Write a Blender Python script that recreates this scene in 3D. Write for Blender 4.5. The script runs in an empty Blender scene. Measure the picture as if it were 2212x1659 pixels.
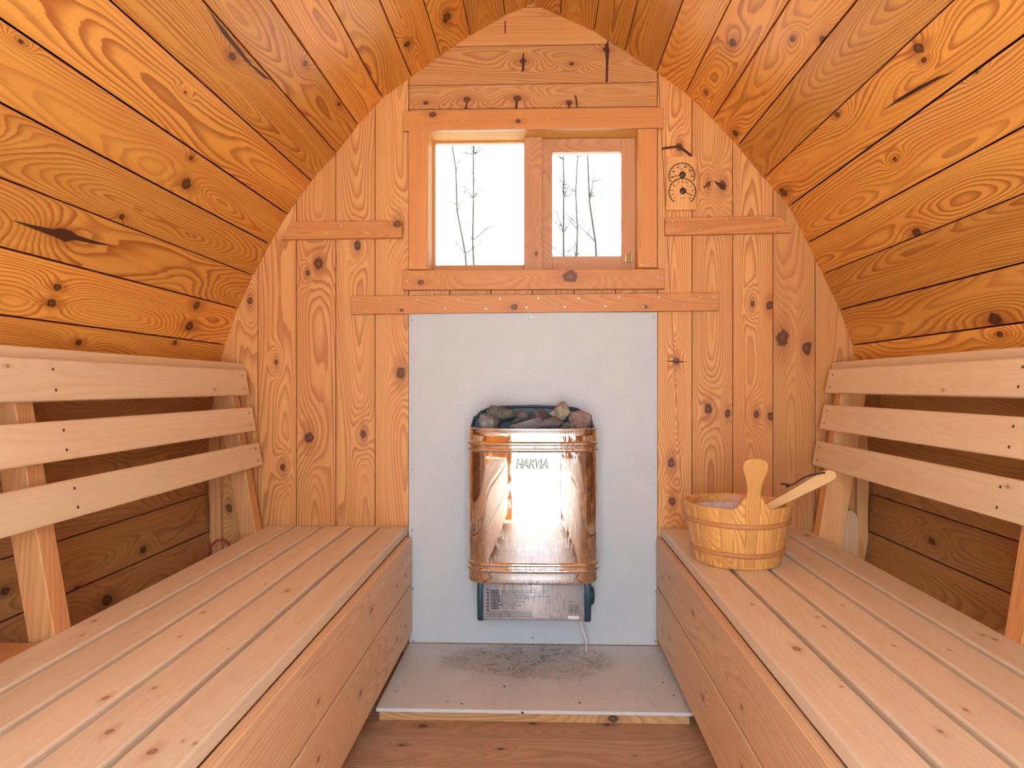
import bpy, bmesh, math, random
from mathutils import Vector, Matrix
random.seed(7)
S = bpy.context.scene
COL = S.collection
PI = math.pi

# ------------------------------------------------------------------ camera
F = 1475.0            # focal length in pixels of the 2212 px wide frame
D = 2.2125            # distance from the camera to the heater wall
EYE = 0.865
YAW = math.radians(1.8)
CX0 = 1168 - F * math.tan(YAW)
CY0 = 835.0
cam_d = bpy.data.cameras.new('camera')
cam = bpy.data.objects.new('camera', cam_d)
COL.objects.link(cam)
cam.location = (0, -D, EYE)
cam.rotation_euler = (PI / 2, 0, YAW)
cam_d.sensor_width = 36.0
cam_d.lens = 36.0 * F / 2212.0
cam_d.shift_x = (1106 - CX0) / 2212.0
cam_d.shift_y = (CY0 - 829.5) / 2212.0
cam_d.clip_start = 0.02
S.camera = cam

# ------------------------------------------------------------------ world, sun, daylight, exposure
W = bpy.data.worlds.new('overcast_sky')
S.world = W
W.use_nodes = True
bg = W.node_tree.nodes['Background']
bg.inputs[0].default_value = (0.70, 0.88, 1.0, 1)
bg.inputs[1].default_value = 4.5

def area(name, loc, rot, sx, sy, power, color=(1, 1, 1), portal=False):
    l = bpy.data.lights.new(name, 'AREA')
    l.shape = 'RECTANGLE'; l.size = sx; l.size_y = sy; l.energy = power; l.color = color
    if portal: l.cycles.is_portal = True
    o = bpy.data.objects.new(name, l); COL.objects.link(o)
    o.location = loc; o.rotation_euler = rot
    return o
# daylight through the open doorway behind the camera, and the portals of doorway and window
area('doorway_daylight', (0.0, -3.35, 1.35), (PI / 2 - math.radians(22), 0, 0), 1.3, 1.7, 75, (0.68, 0.88, 1.0))
area('window_portal', (-0.02, 0.20, 1.47), (-PI / 2, 0, 0), 0.75, 0.5, 1, portal=True)
sun_d = bpy.data.lights.new('sun', 'SUN'); sun_d.energy = 55; sun_d.angle = 0.02; sun_d.color = (1.0, 0.90, 0.70)
sun = bpy.data.objects.new('sun', sun_d); COL.objects.link(sun)
sun.rotation_euler = (math.radians(8), math.radians(50), 0)   # across the cabin: it lights the snow outside

S.view_settings.view_transform = 'Standard'
S.view_settings.look = 'None'
S.view_settings.gamma = 1.0
S.view_settings.use_curve_mapping = False
S.view_settings.exposure = -0.06
try:
    S.cycles.use_denoising = True
    S.cycles.max_bounces = 9; S.cycles.use_adaptive_sampling = True; S.cycles.adaptive_threshold = 0.1; S.cycles.adaptive_min_samples = 20
    S.cycles.diffuse_bounces = 5
    S.cycles.glossy_bounces = 4
    S.cycles.transparent_max_bounces = 12
    S.cycles.sample_clamp_indirect = 6.0
except Exception:
    pass

# ------------------------------------------------------------------ pixel -> place
def at(px, py, Y=0.0):
    """point on the plane y = Y seen at a pixel of the photograph"""
    d = D + Y
    a = (px - CX0) / F
    c, s = math.cos(YAW), math.sin(YAW)
    X = d * (a * c - s) / (c + a * s)
    dep = d * c - X * s
    return Vector((X, Y, EYE + (CY0 - py) / F * dep))

def ray(px, py):
    a, b = (px - CX0) / F, (CY0 - py) / F
    c, s = math.cos(YAW), math.sin(YAW)
    return Vector((-s + a * c, c + a * s, b))

def X0(px, py=835, Y=0.0): return at(px, py, Y).x
def Z0(px, py, Y=0.0): return at(px, py, Y).z

# ------------------------------------------------------------------ materials
def srgb(h):
    v = [int(h[i:i + 2], 16) / 255 for i in (0, 2, 4)]
    return tuple((x / 12.92 if x <= 0.04045 else ((x + 0.055) / 1.055) ** 2.4) for x in v) + (1,)

class NT:
    def __init__(self, tree): self.t = tree
    def n(self, typ, **kw):
        nd = self.t.nodes.new(typ)
        for k, v in kw.items(): setattr(nd, k, v)
        return nd
    def link(self, a, b): self.t.links.new(a, b)
    def put(self, sock, v):
        if isinstance(v, (int, float)): sock.default_value = v
        elif isinstance(v, tuple): sock.default_value = v
        else: self.link(v, sock)
    def m(self, op, a, b=None, c=None, clamp=False):
        nd = self.n('ShaderNodeMath', operation=op); nd.use_clamp = clamp
        self.put(nd.inputs[0], a)
        if b is not None: self.put(nd.inputs[1], b)
        if c is not None: self.put(nd.inputs[2], c)
        return nd.outputs[0]
    def xyz(self, x, y, z):
        nd = self.n('ShaderNodeCombineXYZ')
        self.put(nd.inputs[0], x); self.put(nd.inputs[1], y); self.put(nd.inputs[2], z)
        return nd.outputs[0]
    def noise(self, vec, scale=1.0, detail=2.0, rough=0.5, dist=0.0):
        nd = self.n('ShaderNodeTexNoise')
        self.link(vec, nd.inputs['Vector']); nd.inputs['Scale'].default_value = scale
        nd.inputs['Detail'].default_value = detail; nd.inputs['Roughness'].default_value = rough
        nd.inputs['Distortion'].default_value = dist
        return nd.outputs[0]
    def step(self, v, lo, hi, a=0.0, b=1.0):
        nd = self.n('ShaderNodeMapRange', interpolation_type='SMOOTHSTEP')
        self.put(nd.inputs[0], v)
        nd.inputs[1].default_value = lo; nd.inputs[2].default_value = hi
        nd.inputs[3].default_value = a; nd.inputs[4].default_value = b
        return nd.outputs[0]
    def mix(self, f, a, b, mode='MIX'):
        nd = self.n('ShaderNodeMix', data_type='RGBA', blend_type=mode)
        self.put(nd.inputs[0], f); self.put(nd.inputs[6], a); self.put(nd.inputs[7], b)
        return nd.outputs[2]

def grain_group():
    g = bpy.data.node_groups.new('wood_grain', 'ShaderNodeTree')
    for nm in ('ring', 'fibre', 'knot', 'halo', 'broad', 'seed'):
        g.interface.new_socket(nm, in_out='OUTPUT', socket_type='NodeSocketFloat')
    g.interface.new_socket('frequency', in_out='INPUT', socket_type='NodeSocketFloat'); g.interface.new_socket('stretch', in_out='INPUT', socket_type='NodeSocketFloat')
    q = NT(g)
    out = q.n('NodeGroupOutput'); inp = q.n('NodeGroupInput')
    uvn = q.n('ShaderNodeUVMap', uv_map='grain')
    sp = q.n('ShaderNodeSeparateXYZ'); q.link(uvn.outputs[0], sp.inputs[0])
    u, v = sp.outputs[0], sp.outputs[1]
    sd = q.n('ShaderNodeAttribute', attribute_name='seed').outputs['Fac']
    s9 = q.m('MULTIPLY', sd, 93.0)
    # height over the pith changes slowly along the board: cathedral arches
    hn = q.noise(q.xyz(q.m('MULTIPLY', u, inp.outputs[1]), q.m('MULTIPLY', v, 3.0), s9), 1.0, 2.0, 0.45)
    h = q.m('MULTIPLY', q.m('SUBTRACT', hn, 0.32), 0.33)
    wn = q.noise(q.xyz(q.m('MULTIPLY', u, q.m('MULTIPLY', inp.outputs[1], 2.2)), q.m('MULTIPLY', v, 14.0), q.m('ADD', s9, 7.0)), 1.0, 2.0, 0.5)
    v0 = q.m('MULTIPLY', q.m('SUBTRACT', q.m('FRACT', q.m('MULTIPLY', sd, 17.3)), 0.5), 0.085)
    vv = q.m('ADD', q.m('SUBTRACT', v, v0), q.m('MULTIPLY', q.m('SUBTRACT', wn, 0.5), 0.035))
    r = q.m('SQRT', q.m('ADD', q.m('MULTIPLY', vv, vv), q.m('MULTIPLY', h, h)))
    knot = None; halo = None
    kn_n = q.noise(q.xyz(q.m('MULTIPLY', u, 55.0), q.m('MULTIPLY', v, 55.0), s9), 1.0, 2.0, 0.6)
    for k in ('k1', 'k2', 'k3', 'k4'):
        ka = q.n('ShaderNodeAttribute', attribute_name=k)
        ks = q.n('ShaderNodeSeparateXYZ'); q.link(ka.outputs['Vector'], ks.inputs[0])
        du = q.m('MULTIPLY', q.m('SUBTRACT', u, ks.outputs[0]), 0.72)
        dv = q.m('SUBTRACT', v, ks.outputs[1])
        jit = q.m('MULTIPLY', q.m('SUBTRACT', kn_n, 0.5), q.m('MULTIPLY', ks.outputs[2], 0.9))
        d = q.m('ADD', q.m('SQRT', q.m('ADD', q.m('MULTIPLY', du, du), q.m('MULTIPLY', dv, dv))), jit)
        e = q.m('DIVIDE', d, ks.outputs[2])           # 1 at the rim of the knot
        kn = q.m('MULTIPLY', q.step(e, 0.60, 0.95, 1.0, 0.0), q.step(e, 0.0, 0.6, 0.72, 1.0))
        du2 = q.m('MULTIPLY', du, 0.55)
        e2 = q.m('DIVIDE', q.m('SQRT', q.m('ADD', q.m('MULTIPLY', du2, du2), q.m('MULTIPLY', dv, dv))), ks.outputs[2])
        ha = q.m('POWER', 2.718, q.m('MULTIPLY', q.m('MULTIPLY', e2, e2), -0.16))
        knot = kn if knot is None else q.m('MAXIMUM', knot, kn)
        halo = ha if halo is None else q.m('MAXIMUM', halo, ha)
    r = q.m('ADD', r, q.m('MULTIPLY', halo, 0.028))
    fn = q.noise(q.xyz(q.m('MULTIPLY', u, 5.0), q.m('MULTIPLY', v, 60.0), s9), 1.0, 2.0, 0.5)
    ph = q.m('ADD', q.m('MULTIPLY', r, inp.outputs[0]), q.m('MULTIPLY', fn, 0.55))
    fr_ = q.m('FRACT', ph)
    ring = q.m('MULTIPLY', q.step(fr_, 0.30, 0.90), q.step(fr_, 0.92, 1.0, 1.0, 0.0))
    amp = q.noise(q.xyz(q.m('MULTIPLY', r, 60.0), s9, 0.0), 1.0, 1.0, 0.5)
    ring = q.m('MULTIPLY', ring, q.step(amp, 0.25, 0.65, 0.25, 1.0))
    fib = q.noise(q.xyz(q.m('MULTIPLY', u, 14.0), q.m('MULTIPLY', v, 520.0), s9), 1.0, 3.0, 0.6)
    br = q.noise(q.xyz(q.m('MULTIPLY', u, 1.5), q.m('MULTIPLY', v, 22.0), q.m('ADD', s9, 3.0)), 1.0, 3.0, 0.55)
    for nm, s in (('ring', ring), ('fibre', fib), ('knot', knot), ('halo', halo), ('broad', br), ('seed', sd)):
        q.link(s, out.inputs[nm])
    return g
GRAIN = grain_group()

def wood(name, light, dark, knotc, ring_amt=0.6, freq=170, rough=0.45, var=0.25, red=None, coat=0.0, stain=0.0, knot_amt=0.9, spec=0.5, stretch=1.0):
    m = bpy.data.materials.new(name); m.use_nodes = True
    q = NT(m.node_tree); b = m.node_tree.nodes['Principled BSDF']
    g = q.n('ShaderNodeGroup'); g.node_tree = GRAIN; g.inputs[0].default_value = freq; g.inputs[1].default_value = stretch
    o = g.outputs
    base = q.mix(q.m('MULTIPLY', o['ring'], ring_amt), light, dark)
    base = q.mix(q.step(o['broad'], 0.35, 0.75, 0.0, 0.45), base, red or dark)
    base = q.mix(q.m('MULTIPLY', q.m('SUBTRACT', o['fibre'], 0.4), 0.5, clamp=True), base, dark)
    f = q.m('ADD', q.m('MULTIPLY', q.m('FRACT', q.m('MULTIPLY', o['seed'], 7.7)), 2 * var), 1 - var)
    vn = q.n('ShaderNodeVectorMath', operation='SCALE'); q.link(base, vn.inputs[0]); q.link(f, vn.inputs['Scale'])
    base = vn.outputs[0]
    base = q.mix(q.step(o['halo'], 0.55, 1.0, 0.0, 0.55), base, dark)
    base = q.mix(q.m('MULTIPLY', o['knot'], knot_amt), base, knotc)
    if stain > 0:
        tc = q.n('ShaderNodeTexCoord')
        sn = q.noise(tc.outputs['Object'], 7.0, 5.0, 0.62, 0.5)
        base = q.mix(q.step(sn, 0.60, 0.72, 0.0, stain), base, knotc)
    q.link(base, b.inputs['Base Color'])
    q.link(q.m('ADD', rough - 0.06, q.m('MULTIPLY', o['fibre'], 0.16)), b.inputs['Roughness'])
    b.inputs['Specular IOR Level'].default_value = spec
    b.inputs['Coat Weight'].default_value = coat; b.inputs['Coat Roughness'].default_value = 0.28
    bp = q.n('ShaderNodeBump'); bp.inputs['Strength'].default_value = 0.25; bp.inputs['Distance'].default_value = 0.0012
    bm_ = q.n('ShaderNodeMapping'); bm_.inputs['Scale'].default_value = (14, 420, 1)
    q.link(q.n('ShaderNodeUVMap', uv_map='grain').outputs[0], bm_.inputs[0])
    q.link(q.noise(bm_.outputs[0], 1.0, 2.0, 0.6), bp.inputs['Height'])
    q.link(bp.outputs[0], b.inputs['Normal'])
    return m

M = {}
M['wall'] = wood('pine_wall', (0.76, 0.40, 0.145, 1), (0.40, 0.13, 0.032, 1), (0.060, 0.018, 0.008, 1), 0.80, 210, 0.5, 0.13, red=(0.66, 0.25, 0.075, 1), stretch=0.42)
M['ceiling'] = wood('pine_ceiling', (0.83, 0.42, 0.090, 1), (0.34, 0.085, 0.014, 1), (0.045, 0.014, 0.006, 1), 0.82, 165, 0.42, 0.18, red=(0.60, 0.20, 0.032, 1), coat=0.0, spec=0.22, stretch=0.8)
M['side'] = wood('pine_lower', (0.50, 0.25, 0.09, 1), (0.22, 0.075, 0.022, 1), (0.045, 0.014, 0.006, 1), 0.6, 150, 0.55, 0.14, red=(0.36, 0.14, 0.04, 1))  # lower boards: shade behind benches and backrests put into a darker colour
M['trim'] = wood('pine_trim', (0.70, 0.315, 0.095, 1), (0.50, 0.17, 0.05, 1), (0.10, 0.03, 0.012, 1), 0.62, 260, 0.45, 0.06, red=(0.64, 0.24, 0.08, 1), stretch=0.25)
M['bench'] = wood('aspen_bench', (0.86, 0.75, 0.59, 1), (0.60, 0.42, 0.27, 1), (0.25, 0.09, 0.04, 1), 0.16, 150, 0.50, 0.07, red=(0.74, 0.54, 0.38, 1), knot_amt=0.7, spec=0.4, stretch=0.4)
M['rest'] = wood('aspen_backrest', (0.88, 0.71, 0.48, 1), (0.62, 0.39, 0.21, 1), (0.20, 0.07, 0.03, 1), 0.22, 170, 0.5, 0.05, red=(0.78, 0.54, 0.32, 1), knot_amt=0.6, spec=0.35, stretch=0.35)
M['fascia'] = wood('pine_front', (0.82, 0.56, 0.34, 1), (0.56, 0.29, 0.14, 1), (0.16, 0.05, 0.02, 1), 0.6, 160, 0.5, 0.06, red=(0.72, 0.44, 0.24, 1), knot_amt=0.8, stretch=0.6)
M['post'] = wood('pine_post', (0.80, 0.43, 0.18, 1), (0.50, 0.20, 0.07, 1), (0.10, 0.03, 0.015, 1), 0.5, 120, 0.45, 0.08, red=(0.60, 0.22, 0.08, 1), stretch=0.25)
M['floor'] = wood('larch_floor', (0.50, 0.31, 0.19, 1), (0.25, 0.135, 0.075, 1), (0.07, 0.03, 0.018, 1), 0.45, 120, 0.5, 0.1, red=(0.34, 0.165, 0.09, 1))
M['base'] = wood('pine_base', (0.62, 0.35, 0.15, 1), (0.34, 0.15, 0.06, 1), (0.05, 0.02, 0.012, 1), 0.7, 110, 0.5, 0.05)
M['bucket'] = wood('bucket_pine', (0.80, 0.44, 0.14, 1), (0.48, 0.19, 0.045, 1), (0.15, 0.05, 0.02, 1), 0.75, 260, 0.38, 0.10, red=(0.74, 0.33, 0.09, 1), coat=0.2, stretch=1.3)
M['hoop'] = wood('bucket_hoop', (0.62, 0.28, 0.10, 1), (0.42, 0.16, 0.06, 1), (0.10, 0.03, 0.02, 1), 0.4, 160, 0.35, 0.05)
M['ladle'] = wood('ladle_wood', (0.88, 0.62, 0.32, 1), (0.66, 0.38, 0.15, 1), (0.3, 0.12, 0.05, 1), 0.25, 150, 0.42, 0.04)
M['sash'] = wood('sash_pine', (0.66, 0.34, 0.17, 1), (0.40, 0.17, 0.075, 1), (0.05, 0.03, 0.02, 1), 0.5, 230, 0.45, 0.06, red=(0.50, 0.22, 0.11, 1), stain=0.35)

def simple(name, color, rough=0.5, metal=0.0, spec=0.5, noise=None, bump=0.0, nscale=60.0):
    m = bpy.data.materials.new(name); m.use_nodes = True
    q = NT(m.node_tree); b = m.node_tree.nodes['Principled BSDF']
    tc = q.n('ShaderNodeTexCoord')
    nz = q.noise(tc.outputs['Object'], nscale, 4.0, 0.6)
    c2 = noise or tuple(x * 0.8 for x in color[:3]) + (1,)
    q.link(q.mix(q.step(nz, 0.35, 0.7), color, c2), b.inputs['Base Color'])
    b.inputs['Roughness'].default_value = rough; b.inputs['Metallic'].default_value = metal
    b.inputs['Specular IOR Level'].default_value = spec
    if bump:
        bp = q.n('ShaderNodeBump'); bp.inputs['Strength'].default_value = bump; bp.inputs['Distance'].default_value = 0.002
        q.link(nz, bp.inputs['Height']); q.link(bp.outputs[0], b.inputs['Normal'])
    return m
M['dark'] = simple('dark_gap', (0.02, 0.012, 0.008, 1), 0.9)
M['crack'] = simple('resin_crack', (0.085, 0.022, 0.008, 1), 0.6)
M['screw'] = simple('zinc_screw', (0.62, 0.56, 0.46, 1), 0.35, 0.9)
M['screw_dark'] = simple('dark_screw', (0.16, 0.10, 0.07, 1), 0.5, 0.6)
M['navy'] = simple('blue_grey_enamel', (0.018, 0.052, 0.085, 1), 0.42, 0.0, 0.5, nscale=200)
M['black'] = simple('black_print', (0.012, 0.008, 0.008, 1), 0.6)
M['print'] = simple('grey_print', (0.03, 0.03, 0.055, 1), 0.6)
M['hub'] = simple('brown_hub', (0.10, 0.06, 0.045, 1), 0.35, 0.3)
M['cord'] = simple('brown_leather_cord', (0.035, 0.016, 0.014, 1), 0.7)
M['redcord'] = simple('red_cable', (0.42, 0.035, 0.05, 1), 0.45)
M['white'] = simple('white_plastic', (0.80, 0.79, 0.80, 1), 0.45)
M['liner'] = simple('bucket_liner', (0.72, 0.66, 0.68, 1), 0.4)
M['bark'] = simple('grey_bark', (0.018, 0.016, 0.013, 1), 0.9, nscale=30)
M['snow'] = simple('snow', (0.86, 0.88, 0.92, 1), 0.8, nscale=2)
M['brass'] = simple('brass_latch', (0.60, 0.42, 0.16, 1), 0.3, 1.0)
M['badge'] = simple('badge_plastic', (0.80, 0.88, 0.90, 1), 0.3)
M['badge_edge'] = simple('badge_outline', (0.10, 0.16, 0.18, 1), 0.5)  # dark outline behind the raised letters

def mat_sheet():
    """cement board with a pale mottled face and fine sparkle"""
    m = bpy.data.materials.new('cement_board'); m.use_nodes = True
    q = NT(m.node_tree); b = m.node_tree.nodes['Principled BSDF']
    tc = q.n('ShaderNodeTexCoord').outputs['Object']
    a = q.noise(tc, 5.0, 4.0, 0.6); f = q.noise(tc, 240.0, 3.0, 0.7)
    base = q.mix(q.step(a, 0.3, 0.7), (0.56, 0.62, 0.67, 1), (0.62, 0.66, 0.70, 1))
    base = q.mix(q.step(f, 0.50, 0.70, 0.0, 0.35), base, (0.40, 0.38, 0.40, 1))
    base = q.mix(q.step(f, 0.40, 0.28, 0.0, 0.6), base, (0.86, 0.85, 0.85, 1))
    q.link(base, b.inputs['Base Color']); b.inputs['Roughness'].default_value = 0.42
    bp = q.n('ShaderNodeBump'); bp.inputs['Strength'].default_value = 0.35; bp.inputs['Distance'].default_value = 0.0015
    q.link(f, bp.inputs['Height']); q.link(bp.outputs[0], b.inputs['Normal'])
    return m
M['sheet'] = mat_sheet()

def mat_hearth():
    """the same board lying flat: ash and soot stains of their own shape"""
    m = bpy.data.materials.new('sooty_cement_board'); m.use_nodes = True
    q = NT(m.node_tree); b = m.node_tree.nodes['Principled BSDF']
    tc = q.n('ShaderNodeTexCoord').outputs['Object']
    sp = q.n('ShaderNodeSeparateXYZ'); q.link(tc, sp.inputs[0])
    a = q.noise(tc, 6.0, 5.0, 0.65, 0.4); f = q.noise(tc, 260.0, 3.0, 0.7); w = q.noise(tc, 26.0, 5.0, 0.7, 1.5)
    base = q.mix(q.step(a, 0.3, 0.7), (0.62, 0.62, 0.64, 1), (0.70, 0.69, 0.68, 1))
    base = q.mix(q.step(f, 0.55, 0.68, 0.0, 0.45), base, (0.33, 0.30, 0.30, 1))
    dx = q.m('DIVIDE', q.m('ADD', sp.outputs[0], 0.02), 0.27)
    dy = q.m('DIVIDE', q.m('ADD', sp.outputs[1], 0.13), 0.13)
    rr = q.m('ADD', q.m('ADD', q.m('MULTIPLY', dx, dx), q.m('MULTIPLY', dy, dy)), q.m('MULTIPLY', q.m('SUBTRACT', a, 0.5), 3.2))
    blob = q.step(rr, 0.0, 1.5, 1.0, 0.0)
    base = q.mix(q.m('MULTIPLY', blob, 0.45), base, (0.34, 0.27, 0.22, 1))
    base = q.mix(q.m('MULTIPLY', blob, q.step(w, 0.50, 0.62, 0.0, 0.75)), base, (0.15, 0.115, 0.11, 1))
    base = q.mix(q.m('MULTIPLY', q.step(rr, 0.3, 3.0, 1.0, 0.0), q.step(q.noise(tc, 130.0, 2.0, 0.5), 0.68, 0.71)), base, (0.05, 0.04, 0.04, 1))
    base = q.mix(q.step(q.noise(tc, 55.0, 1.0, 0.5), 0.765, 0.785), base, (0.05, 0.04, 0.04, 1))
    q.link(base, b.inputs['Base Color']); b.inputs['Roughness'].default_value = 0.5
    return m
M['hearth'] = mat_hearth()

def mat_steel(name, tint, r0, dirt):
    m = bpy.data.materials.new(name); m.use_nodes = True
    q = NT(m.node_tree); b = m.node_tree.nodes['Principled BSDF']
    tc = q.n('ShaderNodeTexCoord').outputs['Object']
    mp = q.n('ShaderNodeMapping'); mp.inputs['Scale'].default_value = (1, 1, 0.16); q.link(tc, mp.inputs[0])
    st = q.noise(mp.outputs[0], 190.0, 3.0, 0.65); bl = q.noise(tc, 6.0, 3.0, 0.6)
    mask = q.m('MULTIPLY', q.step(st, 0.47, 0.60), q.step(bl, 0.36, 0.58))
    q.link(q.mix(q.m('MULTIPLY', mask, dirt), tint, (0.24, 0.21, 0.23, 1)), b.inputs['Base Color'])
    b.inputs['Metallic'].default_value = 1.0
    q.link(q.m('ADD', r0, q.m('MULTIPLY', mask, 0.35)), b.inputs['Roughness'])
    return m
M['mirror'] = mat_steel('polished_steel', (0.78, 0.76, 0.76, 1), 0.025, 0.75)
M['brushed'] = mat_steel('stained_steel_label', (0.70, 0.70, 0.74, 1), 0.40, 0.5)
M['brushed'].node_tree.nodes['Principled BSDF'].inputs['Metallic'].default_value = 0.4

def mat_stone(name, a, b_, c, scale):
    m = bpy.data.materials.new(name); m.use_nodes = True
    q = NT(m.node_tree); b = m.node_tree.nodes['Principled BSDF']
    tc = q.n('ShaderNodeTexCoord').outputs['Object']
    n1 = q.noise(tc, scale, 4.0, 0.75); n2 = q.noise(tc, 22.0, 4.0, 0.6, 0.8)
    base = q.mix(q.step(n2, 0.38, 0.62), a, b_)
    base = q.mix(q.step(n1, 0.52, 0.62, 0.0, 0.8), base, c)
    q.link(base, b.inputs['Base Color']); b.inputs['Roughness'].default_value = 0.8
    bp = q.n('ShaderNodeBump'); bp.inputs['Strength'].default_value = 0.7; bp.inputs['Distance'].default_value = 0.003
    q.link(q.m('ADD', q.m('MULTIPLY', n1, 0.4), n2), bp.inputs['Height']); q.link(bp.outputs[0], b.inputs['Normal'])
    return m
M['st_green'] = mat_stone('stone_green', (0.085, 0.105, 0.095, 1), (0.17, 0.175, 0.13, 1), (0.045, 0.06, 0.06, 1), 90)
M['st_grey'] = mat_stone('stone_grey', (0.27, 0.27, 0.29, 1), (0.20, 0.21, 0.23, 1), (0.06, 0.06, 0.07, 1), 260)
M['st_mauve'] = mat_stone('stone_mauve', (0.17, 0.13, 0.15, 1), (0.11, 0.11, 0.12, 1), (0.28, 0.24, 0.25, 1), 240)
M['st_pink'] = mat_stone('stone_pink', (0.34, 0.26, 0.24, 1), (0.22, 0.17, 0.17, 1), (0.13, 0.10, 0.10, 1), 120)
M['st_tan'] = mat_stone('stone_tan', (0.42, 0.35, 0.24, 1), (0.10, 0.17, 0.17, 1), (0.24, 0.20, 0.16, 1), 110)

def mat_glass():
    m = bpy.data.materials.new('window_glass'); m.use_nodes = True
    t = m.node_tree; q = NT(t)
    t.nodes.remove(t.nodes['Principled BSDF']); out = t.nodes['Material Output']
    tr = q.n('ShaderNodeBsdfTransparent'); tr.inputs[0].default_value = (0.97, 0.98, 0.98, 1)
    gl = q.n('ShaderNodeBsdfGlossy'); gl.inputs['Roughness'].default_value = 0.02
    fz = q.n('ShaderNodeFresnel'); fz.inputs[0].default_value = 1.45
    mx = q.n('ShaderNodeMixShader'); q.link(fz.outputs[0], mx.inputs[0]); q.link(tr.outputs[0], mx.inputs[1]); q.link(gl.outputs[0], mx.inputs[2])
    q.link(mx.outputs[0], out.inputs[0])
    return m
M['glass'] = mat_glass()

# ------------------------------------------------------------------ mesh builder
FAR = (99.0, 99.0, 0.001)
def inset(poly, c):
    if c == 0: return list(poly)
    n = len(poly); res = []
    area2 = sum(poly[i][0] * poly[(i + 1) % n][1] - poly[(i + 1) % n][0] * poly[i][1] for i in range(n))
    sg = 1 if area2 > 0 else -1
    for i in range(n):
        p0, p1, p2 = Vector(poly[i - 1]), Vector(poly[i]), Vector(poly[(i + 1) % n])
        e1 = (p1 - p0).normalized(); e2 = (p2 - p1).normalized()
        n1 = Vector((-e1.y, e1.x)) * sg; n2 = Vector((-e2.y, e2.x)) * sg
        bi = n1 + n2; k = max(0.35, 1 + n1.dot(n2))
        res.append(tuple(p1 + bi * (c / k)))
    return res

def clip(poly, axis, val, keep_less):
    out = []; n = len(poly)
    ins = lambda p: (p[axis] <= val) if keep_less else (p[axis] >= val)
    for i in range(n):
        a, b = poly[i], poly[(i + 1) % n]
        if ins(a): out.append(a)
        if ins(a) != ins(b):
            t = (val - a[axis]) / (b[axis] - a[axis])
            out.append((a[0] + t * (b[0] - a[0]), a[1] + t * (b[1] - a[1])))
    res = []
    for p in out:
        if not res or (abs(p[0] - res[-1][0]) + abs(p[1] - res[-1][1])) > 1e-5: res.append(p)
    if len(res) > 1 and (abs(res[0][0] - res[-1][0]) + abs(res[0][1] - res[-1][1])) < 1e-5: res.pop()
    return res

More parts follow.
